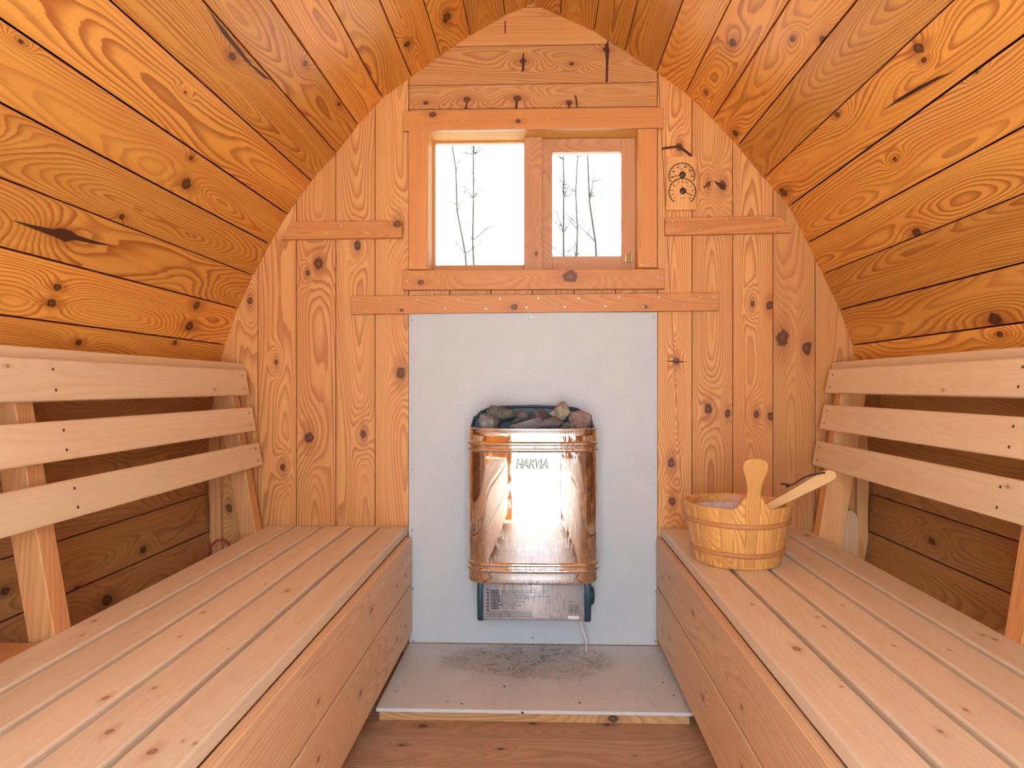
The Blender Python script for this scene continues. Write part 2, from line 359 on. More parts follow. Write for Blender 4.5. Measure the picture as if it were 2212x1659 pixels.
class MB:
    def __init__(self):
        self.bm = bmesh.new()
        L = self.bm.loops.layers
        self.uv = L.uv.new('grain'); self.sd = L.float.new('seed')
        self.ks = [L.float_vector.new(k) for k in ('k1', 'k2', 'k3', 'k4')]
        self.seed = random.random(); self.knots = []
        self.mi = 0
    def new(self, knots=None, seed=None):
        self.seed = random.random() if seed is None else seed
        self.knots = list(knots or [])
    def face(self, vs, uvs, smooth=False):
        try: f = self.bm.faces.new(vs)
        except ValueError: return None
        f.smooth = smooth; f.material_index = self.mi
        kk = [tuple(k) for k in self.knots[:4]] + [FAR] * (4 - min(4, len(self.knots)))
        for l, t in zip(f.loops, uvs):
            l[self.uv].uv = t; l[self.sd] = self.seed
            for la, k in zip(self.ks, kk): l[la] = k
        return f
    def prism(self, poly, O, A, B, T, cham=0.0, grain=0, vc=None, both=True, side_smooth=False):
        """poly in the (A,B) plane at O, solid going T along -(A x B); the front edge eased by cham"""
        O, A, B = Vector(O), Vector(A), Vector(B); N = A.cross(B).normalized()
        area2 = sum(poly[i][0] * poly[(i + 1) % len(poly)][1] - poly[(i + 1) % len(poly)][0] * poly[i][1] for i in range(len(poly)))
        if area2 < 0: poly = list(reversed(poly))
        c = cham
        prof = [(0, 0), (0, T)] if c == 0 else [(c, 0), (c * 0.3, c * 0.3), (0, c)] + ([(0, T - c), (c * 0.3, T - c * 0.3), (c, T)] if both else [(0, T)])
        if vc is None:
            vs_ = [p[1 - grain] for p in poly]; vc = (min(vs_) + max(vs_)) / 2
        rings = []; uvr = []
        for ins_, dep in prof:
            pp = inset(poly, ins_)
            rings.append([self.bm.verts.new(O + A * p[0] + B * p[1] - N * dep) for p in pp])
            uvr.append([(p[grain], p[1 - grain] - vc + dep) for p in pp])
        n = len(poly)
        self.face(rings[0], uvr[0])
        self.face(list(reversed(rings[-1])), list(reversed(uvr[-1])))
        for a in range(len(prof) - 1):
            for i in range(n):
                j = (i + 1) % n
                self.face([rings[a][i], rings[a + 1][i], rings[a + 1][j], rings[a][j]], [uvr[a][i], uvr[a + 1][i], uvr[a + 1][j], uvr[a][j]], side_smooth)
    def box(self, lo, hi, cham=0.0, along='x'):
        """axis-aligned box with eased edges, grain running along one axis"""
        lo, hi = Vector(lo), Vector(hi)
        if along == 'x':
            self.prism([(lo.x, lo.z), (hi.x, lo.z), (hi.x, hi.z), (lo.x, hi.z)], (0, lo.y, 0), (1, 0, 0), (0, 0, 1), hi.y - lo.y, cham, 0)
        elif along == 'z':
            self.prism([(lo.x, lo.z), (hi.x, lo.z), (hi.x, hi.z), (lo.x, hi.z)], (0, lo.y, 0), (1, 0, 0), (0, 0, 1), hi.y - lo.y, cham, 1)
        else:
            self.prism([(lo.x, lo.y), (hi.x, lo.y), (hi.x, hi.y), (lo.x, hi.y)], (0, 0, hi.z), (1, 0, 0), (0, 1, 0), hi.z - lo.z, cham, 1)
    def tube(self, pts, rad, seg=10, smooth=True, ratio=1.0, cap=True):
        pts = [Vector(p) for p in pts]; n = len(pts); rings = []
        rad = rad if isinstance(rad, (list, tuple)) else [rad] * n
        t0 = (pts[1] - pts[0]).normalized(); up = Vector((0, 0, 1))
        if abs(t0.dot(up)) > 0.95: up = Vector((1, 0, 0))
        s = t0.cross(up).normalized(); L = 0; uvs = []
        for i, p in enumerate(pts):
            t = (pts[min(i + 1, n - 1)] - pts[max(i - 1, 0)]).normalized()
            s = (s - t * s.dot(t)).normalized(); w = s.cross(t)
            if i: L += (p - pts[i - 1]).length
            rings.append([self.bm.verts.new(p + s * math.cos(2 * PI * k / seg) * rad[i] + w * math.sin(2 * PI * k / seg) * rad[i] * ratio) for k in range(seg)])
            uvs.append([(L, k / seg * 6.28 * rad[i]) for k in range(seg + 1)])
        for i in range(n - 1):
            for k in range(seg):
                k2 = (k + 1) % seg
                self.face([rings[i][k], rings[i][k2], rings[i + 1][k2], rings[i + 1][k]], [uvs[i][k], uvs[i][k + 1], uvs[i + 1][k + 1], uvs[i + 1][k]], smooth)
        if cap:
            self.face(list(reversed(rings[0])), list(reversed(uvs[0][:seg]))); self.face(rings[-1], uvs[-1][:seg])
    def loft(self, rings, smooth=True, closed=True, cap0=False, cap1=False, vscale=1.0):
        """rings: lists of points, each ring the same length"""
        R = [[self.bm.verts.new(Vector(p)) for p in r] for r in rings]
        n = len(R[0]); m = n if closed else n - 1
        for a in range(len(R) - 1):
            for i in range(m):
                j = (i + 1) % n
                z1, z2 = rings[a][i][2], rings[a + 1][i][2]
                self.face([R[a][i], R[a][j], R[a + 1][j], R[a + 1][i]], [(z1, i * vscale), (z1, (i + 1) * vscale), (z2, (i + 1) * vscale), (z2, i * vscale)], smooth)
        if cap0: self.face(list(reversed(R[0])), [(p[0], p[1]) for p in reversed(rings[0])])
        if cap1: self.face(R[-1], [(p[0], p[1]) for p in rings[-1]])
    def disc(self, c, nrm, r, h, seg=10):
        c, nrm = Vector(c), Vector(nrm).normalized()
        up = Vector((0, 0, 1)) if abs(nrm.z) < 0.9 else Vector((1, 0, 0))
        a = nrm.cross(up).normalized(); b = nrm.cross(a)
        rr = []
        for rad, hh in ((r, 0), (r, h * 0.6), (r * 0.7, h)):
            rr.append([self.bm.verts.new(c + nrm * hh + (a * math.cos(2 * PI * k / seg) + b * math.sin(2 * PI * k / seg)) * rad) for k in range(seg)])
        for q in range(2):
            for k in range(seg):
                j = (k + 1) % seg
                self.face([rr[q][k], rr[q][j], rr[q + 1][j], rr[q + 1][k]], [(0, 0)] * 4)
        self.face(rr[2], [(0, 0)] * seg); self.face(list(reversed(rr[0])), [(0, 0)] * seg)
    def build(self, name, mats, parent=None, fix=True):
        me = bpy.data.meshes.new(name)
        if fix: bmesh.ops.recalc_face_normals(self.bm, faces=self.bm.faces[:])
        org = Vector((0, 0, 0))
        self.bm.to_mesh(me); self.bm.free()
        for m in (mats if isinstance(mats, (list, tuple)) else [mats]): me.materials.append(m)
        o = bpy.data.objects.new(name, me); COL.objects.link(o)
        if parent is not None:
            o.parent = parent
            o.matrix_parent_inverse = Matrix.Translation(-parent_loc(parent))
        return o

def parent_loc(p):
    v = Vector(p.location)
    q = p.parent
    if q is not None: return Vector((0, 0, 0)) + PLOC.get(p.name, Vector((0, 0, 0)))
    return v
PLOC = {}

def thing(name, label, cat, loc=(0, 0, 0), group=None):
    o = bpy.data.objects.new(name, None); COL.objects.link(o); o.location = loc
    o.empty_display_size = 0.1
    o['label'] = label; o['category'] = cat
    if group: o['group'] = group
    return o
def tag(o, label, cat, group=None):
    o['label'] = label; o['category'] = cat
    if group: o['group'] = group
    return o
def struct(o, label=None):
    o['kind'] = 'structure'
    if label: o['label'] = label
    return o

def screws(parent, pts, nrm, r=0.0035, h=0.0012, mat='screw'):
    for p in pts:
        b = MB(); b.disc(p, nrm, r, h); b.build('screw', M[mat], parent)

# ------------------------------------------------------------------ the barrel profile (measured at the heater wall)
LP = [(1150, 8), (1091, 34), (1016, 77), (952, 121), (889, 166), (827, 212), (774, 270), (727, 331), (672, 390), (621, 462),
      (583, 528), (547, 595), (514, 666), (486, 745), (466, 825), (455, 905), (450, 985), (451, 1065), (458, 1145), (472, 1225), (494, 1300), (524, 1370), (562, 1438)]
RP = [(1150, 8), (1210, 35), (1283, 68), (1349, 111), (1418, 156), (1480, 201), (1539, 258), (1593, 316), (1649, 385), (1704, 445),
      (1744, 525), (1777, 592), (1814, 669), (1841, 746), (1858, 825), (1870, 905), (1876, 985), (1877, 1065), (1871, 1145), (1857, 1225), (1836, 1300), (1808, 1370), (1775, 1438)]
def P2(p): v = at(*p); return (v.x, v.z)
LQ = [P2(p) for p in LP]; RQ = [P2(p) for p in RP]
PROFILE = LQ + list(reversed(RQ))[:-1]          # closed, counter-clockwise seen from the camera
YB, YF = 0.03, -2.72

# knots seen on the curved boards: px, py, radius in px
CKN = [(403, 397, 15), (413, 342, 7), (138, 507, 17), (263, 468, 8), (502, 123, 11), (45, 90, 6), (410, 705, 13), (425, 660, 12), (125, 620, 10), (112, 655, 12), (400, 200, 4),
       (880, 95, 9), (965, 38, 14), (732, 225, 6), (660, 137, 8), (170, 740, 9), (378, 740, 7), (232, 1296, 15), (310, 1187, 9), (155, 930, 12), (165, 1270, 6), (50, 888, 14),
       (1985, 105, 14), (1996, 130, 8), (1808, 248, 8), (1777, 85, 10), (1712, 84, 8), (1583, 92, 12), (1588, 287, 10), (1692, 415, 13), (1712, 430, 10), (1980, 502, 14), (2150, 690, 20),
       (2110, 155, 5), (1525, 200, 6), (2160, 722, 9), (1320, 120, 6), (2010, 1168, 9), (1895, 1040, 6)]

def facet_knots(p, q):
    """knots whose pixel ray meets this board of the barrel, in the board's own grain coordinates"""
    res = []
    A = Vector((p[0], 0, p[1])); B = Vector((q[0], 0, q[1])); e = (B - A); L = e.length; e.normalize()
    nrm = Vector((e.z, 0, -e.x)); C = Vector((0, -D, EYE))
    for px, py, r in CKN:
        d = ray(px, py); den = d.dot(nrm)
        if abs(den) < 1e-6: continue
        t = (A - C).dot(nrm) / den
        if t <= 0: continue
        h = C + d * t
        if not (YF < h.y < 0.02): continue
        s = (h - A).dot(e)
        if 0 <= s <= L: res.append((h.y, s - L / 2, max(0.004, r * t / F)))
    return res

def shell(name, pts, seg_from, seg_to, side):
    b = MB()
    for i in range(seg_from, seg_to):
        p, q = pts[i], pts[i + 1]
        A = Vector((p[0], 0, p[1])); B = Vector((q[0], 0, q[1])); e = B - A; L = e.length; e.normalize()
        kn = facet_knots(p, q)
        if len(kn) < 2: kn.append((random.uniform(-2.6, -0.1), random.uniform(-0.04, 0.04), random.uniform(0.004, 0.011)))
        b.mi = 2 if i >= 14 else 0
        if i >= 14: kn += [(random.uniform(-1.4, -0.2), random.uniform(-0.04, 0.04), 0.01)]
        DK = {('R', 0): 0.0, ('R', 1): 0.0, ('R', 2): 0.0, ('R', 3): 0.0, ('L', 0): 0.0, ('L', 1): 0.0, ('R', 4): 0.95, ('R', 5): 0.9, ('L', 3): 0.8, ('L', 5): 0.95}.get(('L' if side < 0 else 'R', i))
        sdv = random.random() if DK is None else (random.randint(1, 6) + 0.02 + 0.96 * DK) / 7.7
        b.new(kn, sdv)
        # board: a = along Y, b = across; the normal A x B must point inwards
        Yv = Vector((0, 1, 0))
        inner = Vector((0, 0, 1.0)) - Vector((0, 0, 0))
        mid = (A + B) / 2; cen = Vector((0, 0, 0.9))
        cr = Yv.cross(e)
        g = 0.0012 if i % 3 else 0.002
        if cr.dot(cen - mid) > 0:
            b.prism([(YF, g), (YB, g), (YB, L - g), (YF, L - g)], A, Yv, e, 0.028, 0.0022, 0, both=False)
        else:
            kn2 = [(k[0], -k[1], k[2]) for k in kn]; b.new(kn2, sdv)
            b.prism([(YF, g), (YB, g), (YB, L - g), (YF, L - g)], B, Yv, -e, 0.028, 0.0022, 0, both=False)
    b.mi = 3
    if seg_from == 0: add_marks(b, CRACKS_L[1:] if side < 0 else CRACKS_R[:])
    elif side < 0: add_marks(b, CRACKS_L[:1])
    # the outer skin closes the joints
    b.new(); b.mi = 1
    rings = []
    for y in (YF, YB):
        rings.append([(p[0] * 1.028, y, 0.9 + (p[1] - 0.9) * 1.028) for p in pts[seg_from:seg_to + 1]])
    b.loft(rings, False, False)
    rings = [[(x * 1.02, y, 0.9 + (z - 0.9) * 1.02) for x, y, z in r] for r in rings]
    b.loft(rings, False, False)
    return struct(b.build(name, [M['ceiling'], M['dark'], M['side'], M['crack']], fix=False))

def hit(px, py):
    d = ray(px, py); C = Vector((0, -D, EYE)); best = None
    for pts in (LQ, RQ):
        for i in range(len(pts) - 1):
            A = Vector((pts[i][0], 0, pts[i][1])); B = Vector((pts[i + 1][0], 0, pts[i + 1][1])); e = B - A; L = e.length; e.normalize()
            n = Vector((e.z, 0, -e.x)); den = d.dot(n)
            if abs(den) < 1e-6: continue
            t = (A - C).dot(n) / den; h = C + d * t; s_ = (h - A).dot(e)
            if t > 0 and -0.002 <= s_ <= L + 0.002 and YF < h.y < 0.03:
                if best is None or t < best[0]: best = (t, h)
    return best[1]
CRACKS_L = [[(20, 474), (70, 486), (115, 495), (128, 492), (152, 498), (165, 508), (210, 522), (250, 532), (205, 527), (160, 518), (140, 522), (118, 512), (60, 490)],
            [(440, 5), (452, 22), (505, 88), (545, 140), (585, 172), (570, 168), (530, 132), (480, 72)]]
CRACKS_R = [[(1905, 240), (1960, 200), (2030, 165), (2066, 152), (2030, 170), (1965, 206)], [(1925, 222), (1985, 186), (2040, 158), (1990, 190)]]
def add_marks(b, polys):
    for poly in polys:
        P = [hit(x, y) for x, y in poly]; cen = sum(P, Vector()) / len(P)
        P = [p + (Vector((0, p.y, 0.9)) - p).normalized() * 0.0016 for p in P]
        b.new(); b.face([b.bm.verts.new(p) for p in P], [(0, 0)] * len(P))
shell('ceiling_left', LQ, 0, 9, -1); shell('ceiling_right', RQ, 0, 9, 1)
shell('wall_left', LQ, 9, len(LQ) - 1, -1); shell('wall_right', RQ, 9, len(RQ) - 1, 1)

# ------------------------------------------------------------------ the heater wall
WKN = [(688, 569, 12), (665, 590, 6), (772, 530, 9), (862, 487, 10), (866, 805, 12), (597, 782, 5), (540, 650, 7), (668, 945, 12), (785, 937, 8), (611, 1010, 7),
       (1690, 730, 16), (1743, 753, 13), (1625, 656, 6), (1663, 660, 9), (1530, 883, 10), (1572, 893, 7), (1634, 895, 7), (1664, 900, 8), (1450, 1000, 10), (1452, 1083, 9),
       (1560, 400, 9), (1530, 398, 6), (1462, 780, 7), (1468, 318, 8), (1450, 790, 5), (495, 1098, 8),
       (920, 222, 5), (1008, 215, 7), (1117, 212, 8), (1230, 222, 6), (1243, 208, 5), (1377, 216, 6), (1130, 132, 7), (1235, 138, 5), (1310, 108, 7), (1772, 1098, 7)]
WKN_M = [(at(x, y), r * 0.0015) for x, y, r in WKN]
bigp = [(x * 1.012, 0.9 + (z - 0.9) * 1.012) for x, z in PROFILE]
b = MB()
def wall_board(x0, x1, z0, z1, vertical):
    poly = list(bigp)
    for ax, val, less in ((0, x0 + 0.001, False), (0, x1 - 0.001, True), (1, z0 + 0.001, False), (1, z1 - 0.001, True)):
        poly = clip(poly, ax, val, less)
        if len(poly) < 3: return
    vc = (x0 + x1) / 2 if vertical else (z0 + z1) / 2
    kn = []
    for p, r in WKN_M:
        if x0 <= p.x <= x1 and z0 <= p.z <= z1: kn.append((p.z, p.x - vc, r) if vertical else (p.x, p.z - vc, r))
    b.new(kn); b.prism(poly, (0, 0, 0), (1, 0, 0), (0, 0, 1), 0.022, 0.0016, 1 if vertical else 0, vc=vc, both=False)
xs = [X0(v) for v in (452 - 40, 475, 557, 640, 725, 810, 883)]
for i in range(len(xs) - 1): wall_board(xs[i], xs[i + 1], -0.1, 2.3, True)
xr = [X0(v) for v in (1420, 1495, 1583, 1670, 1761, 1850, 1920)]
for i in range(len(xr) - 1): wall_board(xr[i], xr[i + 1], -0.1, 2.3, True)
XL, XR_ = X0(883), X0(1420)
WX0, WX1 = at(925, 400).x, at(1379, 400).x          # window opening
WZ0, WZ1 = at(1150, 592).z, at(1150, 281).z
zs = [at(1150, v).z for v in (267, 233, 181, 98, 15, -30)]
for i in range(len(zs) - 1): wall_board(XL, XR_, zs[i], zs[i + 1], False)
wall_board(XL, WX0 - 0.021, WZ0 - 0.02, WZ1 + 0.021, True); wall_board(WX1 + 0.021, XR_, WZ0 - 0.02, WZ1 + 0.021, True)
n_ = 6
for i in range(n_):
    wall_board(XL + (XR_ - XL) * i / n_, XL + (XR_ - XL) * (i + 1) / n_, -0.1, WZ0 - 0.021, True)
b.mi = 1; b.new()
def back_panel(x0, x1, z0, z1):
    poly = [(x * 1.045, 0.9 + (z - 0.9) * 1.045) for x, z in PROFILE]
    for ax, val, less in ((0, x0, False), (0, x1, True), (1, z0, False), (1, z1, True)): poly = clip(poly, ax, val, less)
    b.prism(poly, (0, 0.0205, 0), (1, 0, 0), (0, 0, 1), 0.03, 0.0, 0)
back_panel(-2, WX0 - 0.021, -0.2, 3); back_panel(WX1 + 0.021, 2, -0.2, 3); back_panel(WX0 - 0.021, WX1 + 0.021, -0.2, WZ0 - 0.021); back_panel(WX0 - 0.021, WX1 + 0.021, WZ1 + 0.021, 3)
b.mi = 2; b.new()
for poly in ([(1428, 324), (1432, 318), (1468, 313), (1495, 334), (1493, 340), (1466, 319)], [(1519, 404), (1533, 392), (1541, 390), (1528, 397), (1522, 408)], [(1541, 390), (1566, 399), (1568, 410), (1556, 408)],
             [(1436, 780), (1452, 779), (1487, 781), (1462, 784)], [(1306, 100), (1314, 85), (1316, 110), (1314, 140), (1313, 178), (1308, 178), (1309, 130)], [(1090, 45), (1092.5, 45), (1092.5, 72), (1090, 72)],
             [(1128, 120), (1132, 112), (1133, 150), (1127, 158)], [(1115, 216), (1119, 215), (1118, 235), (1112, 235)], [(1241, 206), (1245, 206), (1249, 232), (1246, 232)], [(1228, 222), (1232, 222), (1231, 234), (1227, 234)], [(1007, 222), (1011, 216), (1008, 236), (1003, 236)],
             [(727, 329), (700, 358), (672, 391), (645, 428), (621, 463), (616, 458), (640, 424), (665, 386), (700, 350)],
             [(1140, 598), (1141, 598), (1141, 599), (1140, 599)]):
    P = [at(x, y, -0.0008) for x, y in poly]; b.face([b.bm.verts.new(p) for p in P], [(0, 0)] * len(P))
struct(b.build('wall_back', [M['wall'], M['dark'], M['crack']]))

# front wall behind the camera, with the open doorway
b = MB()
def fw(x0, x1, z0, z1):
    poly = [(x * 1.02, 0.9 + (z - 0.9) * 1.02) for x, z in PROFILE]
    for ax, val, less in ((0, x0, False), (0, x1, True), (1, z0, False), (1, z1, True)):
        poly = clip(poly, ax, val, less)
        if len(poly) < 3: return
    b.new(); b.prism(poly, (0, YF - 0.03, 0), (1, 0, 0), (0, 0, 1), 0.04, 0.001, 1, vc=(x0 + x1) / 2, both=True)
xx = [-1.2 + 0.12 * i for i in range(21)]
for i in range(20):
    a0, a1 = xx[i], xx[i + 1]
    if a1 <= -0.35 or a0 >= 0.35: fw(a0, a1, -0.2, 3)
    else: fw(a0, a1, 1.52, 3)
struct(b.build('wall_front', M['wall']))

# floor boards run across the cabin
b = MB()
y = -0.06 + 0.0
k = 0
ys = [0.02, -0.06, -0.18, -0.30, -0.42, -0.54, -0.67, -0.79, -0.91, -1.03, -1.15, -1.27, -1.39, -1.51, -1.63, -1.75, -1.87, -1.99, -2.11, -2.23, -2.35, -2.47, -2.59, -2.71]
for i in range(len(ys) - 1):
    kn = []
    if i == 4: kn = [(-0.30, 0.0, 0.012), (0.17, 0.02, 0.008), (-0.02, 0.02, 0.009)]
    if i == 5: kn = [(-0.335, 0.03, 0.007), (-0.095, 0.02, 0.006), (0.22, 0.0, 0.003)]
    b.new(kn, seed=(0.37 if i == 5 else None))
    b.prism([(-0.86, ys[i + 1] + 0.0006), (0.86, ys[i + 1] + 0.0006), (0.86, ys[i] - 0.0006), (-0.86, ys[i] - 0.0006)], (0, 0, 0), (1, 0, 0), (0, 1, 0), 0.028, 0.0012, 0, both=False)
struct(b.build('floor', M['floor']))

# ------------------------------------------------------------------ window
win = bpy.data.objects.new('window_1', None); COL.objects.link(win); win.location = (0, 0.05, WZ0)
struct(win, 'two-light pine window over the heater, bright with daylight')
def px_board(px0, py0, px1, py1, Y, T, along, mat, name, parent, cham=0.0025, kn_px=(), seed=None):
    A0 = at((px0 + px1) / 2, py0, Y); z1 = A0.z; z0 = at((px0 + px1) / 2, py1, Y).z
    x0 = at(px0, (py0 + py1) / 2, Y).x; x1 = at(px1, (py0 + py1) / 2, Y).x
    m = MB(); kn = []
    for kx, ky, r in kn_px:
        p = at(kx, ky, Y)
        kn.append((p.x, p.z - (z0 + z1) / 2, r * 0.0015) if along == 'x' else (p.z, p.x - (x0 + x1) / 2, r * 0.0015))
    m.new(kn, seed)
    m.box((x0, Y, z0), (x1, Y + T, z1), cham, along)
    return m.build(name, M[mat], parent)
TT = 0.018
o = px_board(870, 236, 1434, 279, -TT, TT, 'x', 'trim', 'casing', win, kn_px=[(935, 247, 8), (1120, 262, 6)])
screws(o, [at(877, 262, -TT)], (0, -1, 0))
o = px_board(882, 281, 925, 582, -TT, TT, 'z', 'trim', 'casing', win)
screws(o, [at(889, 290, -TT), at(914, 289, -TT), at(889, 571, -TT)], (0, -1, 0))
o = px_board(1378, 277, 1420, 578, -TT, TT, 'z', 'trim', 'casing', win)
screws(o, [at(1383, 282, -TT), at(1410, 281, -TT), at(1414, 566, -TT), at(1386, 572, -TT)], (0, -1, 0))
o = px_board(869, 582, 1436, 625, -0.024, 0.024, 'x', 'trim', 'casing', win, kn_px=[(1232, 597, 15), (910, 610, 7)])
screws(o, [at(879, 607, -0.024), at(1423, 598, -0.024)], (0, -1, 0))
# the deep lining of the opening
YO = 0.125; t = 0.02
m = MB()
for lo, hi, al in (((WX0 - t, 0.0, WZ0), (WX0, YO, WZ1), 'z'), ((WX1, 0.0, WZ0), (WX1 + t, YO, WZ1), 'z'), ((WX0 - t, 0.0, WZ1), (WX1 + t, YO, WZ1 + t), 'x'), ((WX0 - t, 0.0, WZ0 - t), (WX1 + t, YO, WZ0), 'x')):
    m.new(); m.box(lo, hi, 0.0005, al)
M['lining'] = wood('lining_pine', (0.84, 0.50, 0.12, 1), (0.60, 0.28, 0.06, 1), (0.10, 0.03, 0.012, 1), 0.4, 230, 0.6, 0.04, spec=0.2)
m.build('lining', M['lining'], win)
YS = 0.085
def frame_rect(name, px0, py0, px1, py1, wl, wr, wt, wb, Y, T, mat, parent):
    a = at(px0, py0, Y); c = at(px1, py1, Y)
    k = (D + Y) / F
    x0, x1, z1, z0 = a.x, c.x, a.z, c.z
    m = MB()
    m.new(); m.box((x0, Y, z0), (x0 + wl * k, Y + T, z1), 0.0015, 'z')
    m.new(); m.box((x1 - wr * k, Y, z0), (x1, Y + T, z1), 0.0015, 'z')
    m.new(); m.box((x0 + wl * k, Y, z1 - wt * k), (x1 - wr * k, Y + T, z1), 0.0015, 'x')
    m.new(); m.box((x0 + wl * k, Y, z0), (x1 - wr * k, Y + T, z0 + wb * k), 0.0015, 'x')
    return m.build(name, M[mat], parent), (x0 + wl * k, x1 - wr * k, z0 + wb * k, z1 - wt * k)
def pane(name, r, Y, parent):
    m = MB(); m.box((r[0] - 0.004, Y, r[2] - 0.004), (r[1] + 0.004, Y + 0.004, r[3] + 0.004)); return m.build(name, M['glass'], parent)
# fixed light: thin beads round the glass, and the mullion
o, r = frame_rect('fixed_frame', 932, 300, 1134, 597, 8, 2, 10, 25, 0.095, 0.025, 'trim', win); pane('pane', r, 0.108, o)
m = MB(); m.new([(at(1150, 540).z, 0.01, 0.006)])
a = at(1132, 303, 0.06); c = at(1172, 590, 0.06); m.box((a.x, 0.06, WZ0), (c.x, 0.123, WZ1), 0.002, 'z'); m.build('mullion', M['sash'], win)
sash, r = frame_rect('sash', 1171, 300, 1373, 597, 22, 30, 29, 44, 0.072, 0.035, 'sash', win); pane('pane', r, 0.09, sash)
m = MB()
for (x, w_) in ((1351, 5), (1358, 3), (1363, 4)):
    a = at(x - w_ / 2, 548, 0.066); c = at(x + w_ / 2, 567, 0.066); m.box((a.x, 0.060, c.z), (c.x, 0.0725, a.z), 0.0008, 'z')
a = at(1352, 552, 0.06); m.disc((a.x, 0.060, a.z), (0, -1, 0), 0.003, 0.003)
m.build('latch', M['brass'], win)

# ------------------------------------------------------------------ battens on the wall
def batten(n, poly_px, scr, kn_px=(), T=0.02):
    poly = [(at(x, y, -T).x, at(x, y, -T).z) for x, y in poly_px]
    zc = sum(p[1] for p in poly) / len(poly)
    m = MB(); m.new([(at(x, y, -T).x, at(x, y, -T).z - zc, r * 0.0015) for x, y, r in kn_px])
    m.prism(poly, (0, -T, 0), (1, 0, 0), (0, 0, 1), T, 0.002, 0, vc=zc)
    o = struct(m.build('trim_%d' % n, M['trim'])); screws(o, [at(x, y, -T) for x, y in scr], (0, -1, 0))
    return o
batten(1, [(757, 639), (1554, 632), (1554, 671), (757, 679)],
       [(765, 648), (820, 648), (900, 646), (990, 646), (1080, 645), (1163, 644), (1250, 644), (1337, 642), (1424, 641), (1513, 642), (1542, 641),
        (765, 670), (792, 672), (875, 670), (962, 667), (1050, 667), (1137, 664), (1220, 663), (1308, 661), (1390, 663), (1479, 661), (1542, 660)], [(1110, 663, 8), (1394, 663, 5), (867, 670, 4)])
batten(2, [(629, 479), (868, 476), (868, 513), (607, 517)], [(625, 503), (654, 488), (737, 487), (818, 484), (705, 504), (790, 502), (850, 502)], [(858, 484, 8)])
batten(3, [(1437, 471), (1660, 466), (1690, 470), (1711, 502), (1437, 508)], [(1453, 478), (1453, 495), (1513, 495), (1571, 473), (1656, 472), (1690, 489), (1602, 492)])

# ------------------------------------------------------------------ board behind the heater
YSH = -0.008
a = at(883, 676, YSH); c = at(1420, 1389, YSH)
m = MB(); m.box((a.x, YSH, 0.0345), (c.x, -0.0005, a.z), 0.001, 'z')
sheet = tag(m.build('heat_shield_board', M['sheet']), 'tall pale grey cement board screwed to the wall behind the heater', 'heat shield')
pts = [(890, 692), (1412, 686), (889, 775), (1414, 760), (1414, 885), (889, 885), (1415, 1013), (890, 1013), (1417, 1140), (891, 1145), (892, 1271), (1417, 1277), (1416, 1384), (893, 1384), (1151, 1378), (1148, 685)]
screws(sheet, [at(x, y, YSH) for x, y in pts], (0, -1, 0), 0.0042, 0.0015, 'screw')
# hearth
ZH = EYE - (1390 - 835) * 0.0015
hearth = thing('hearth_platform', 'low platform topped with a sooty grey cement board, on the floor under the heater', 'hearth', (0, -0.23, 0))
hk = 1 - 0.207; YH = -D * 0.207
hx0 = at(812, 1532, YH).x; hx1 = at(1497, 1536, YH).x
m = MB(); m.box((hx0, YH, ZH - 0.009), (hx1, YSH - 0.001, ZH), 0.001, 'x'); o = m.build('top_board', M['hearth'], hearth)
o['label'] = 'sooty grey cement board top'
screws(o, [Vector((x_, y_, ZH)) for x_, y_ in ((hx0 + 0.03, -0.03), (hx1 - 0.03, -0.03), (hx0 + 0.025, -0.20), (hx1 - 0.025, -0.21), (hx0 + 0.03, -0.36), (hx1 - 0.03, -0.36))], (0, 0, 1), 0.004, 0.001)
m = MB(); m.new([(at(1325, 1550, YH).x, 0, 0.012)]); m.box((hx0 + 0.007, YH + 0.006, 0.0), (hx1 - 0.007, -0.012, ZH - 0.009), 0.001, 'x'); o = m.build('base_frame', M['base'], hearth)
o['label'] = 'pine base under the board'

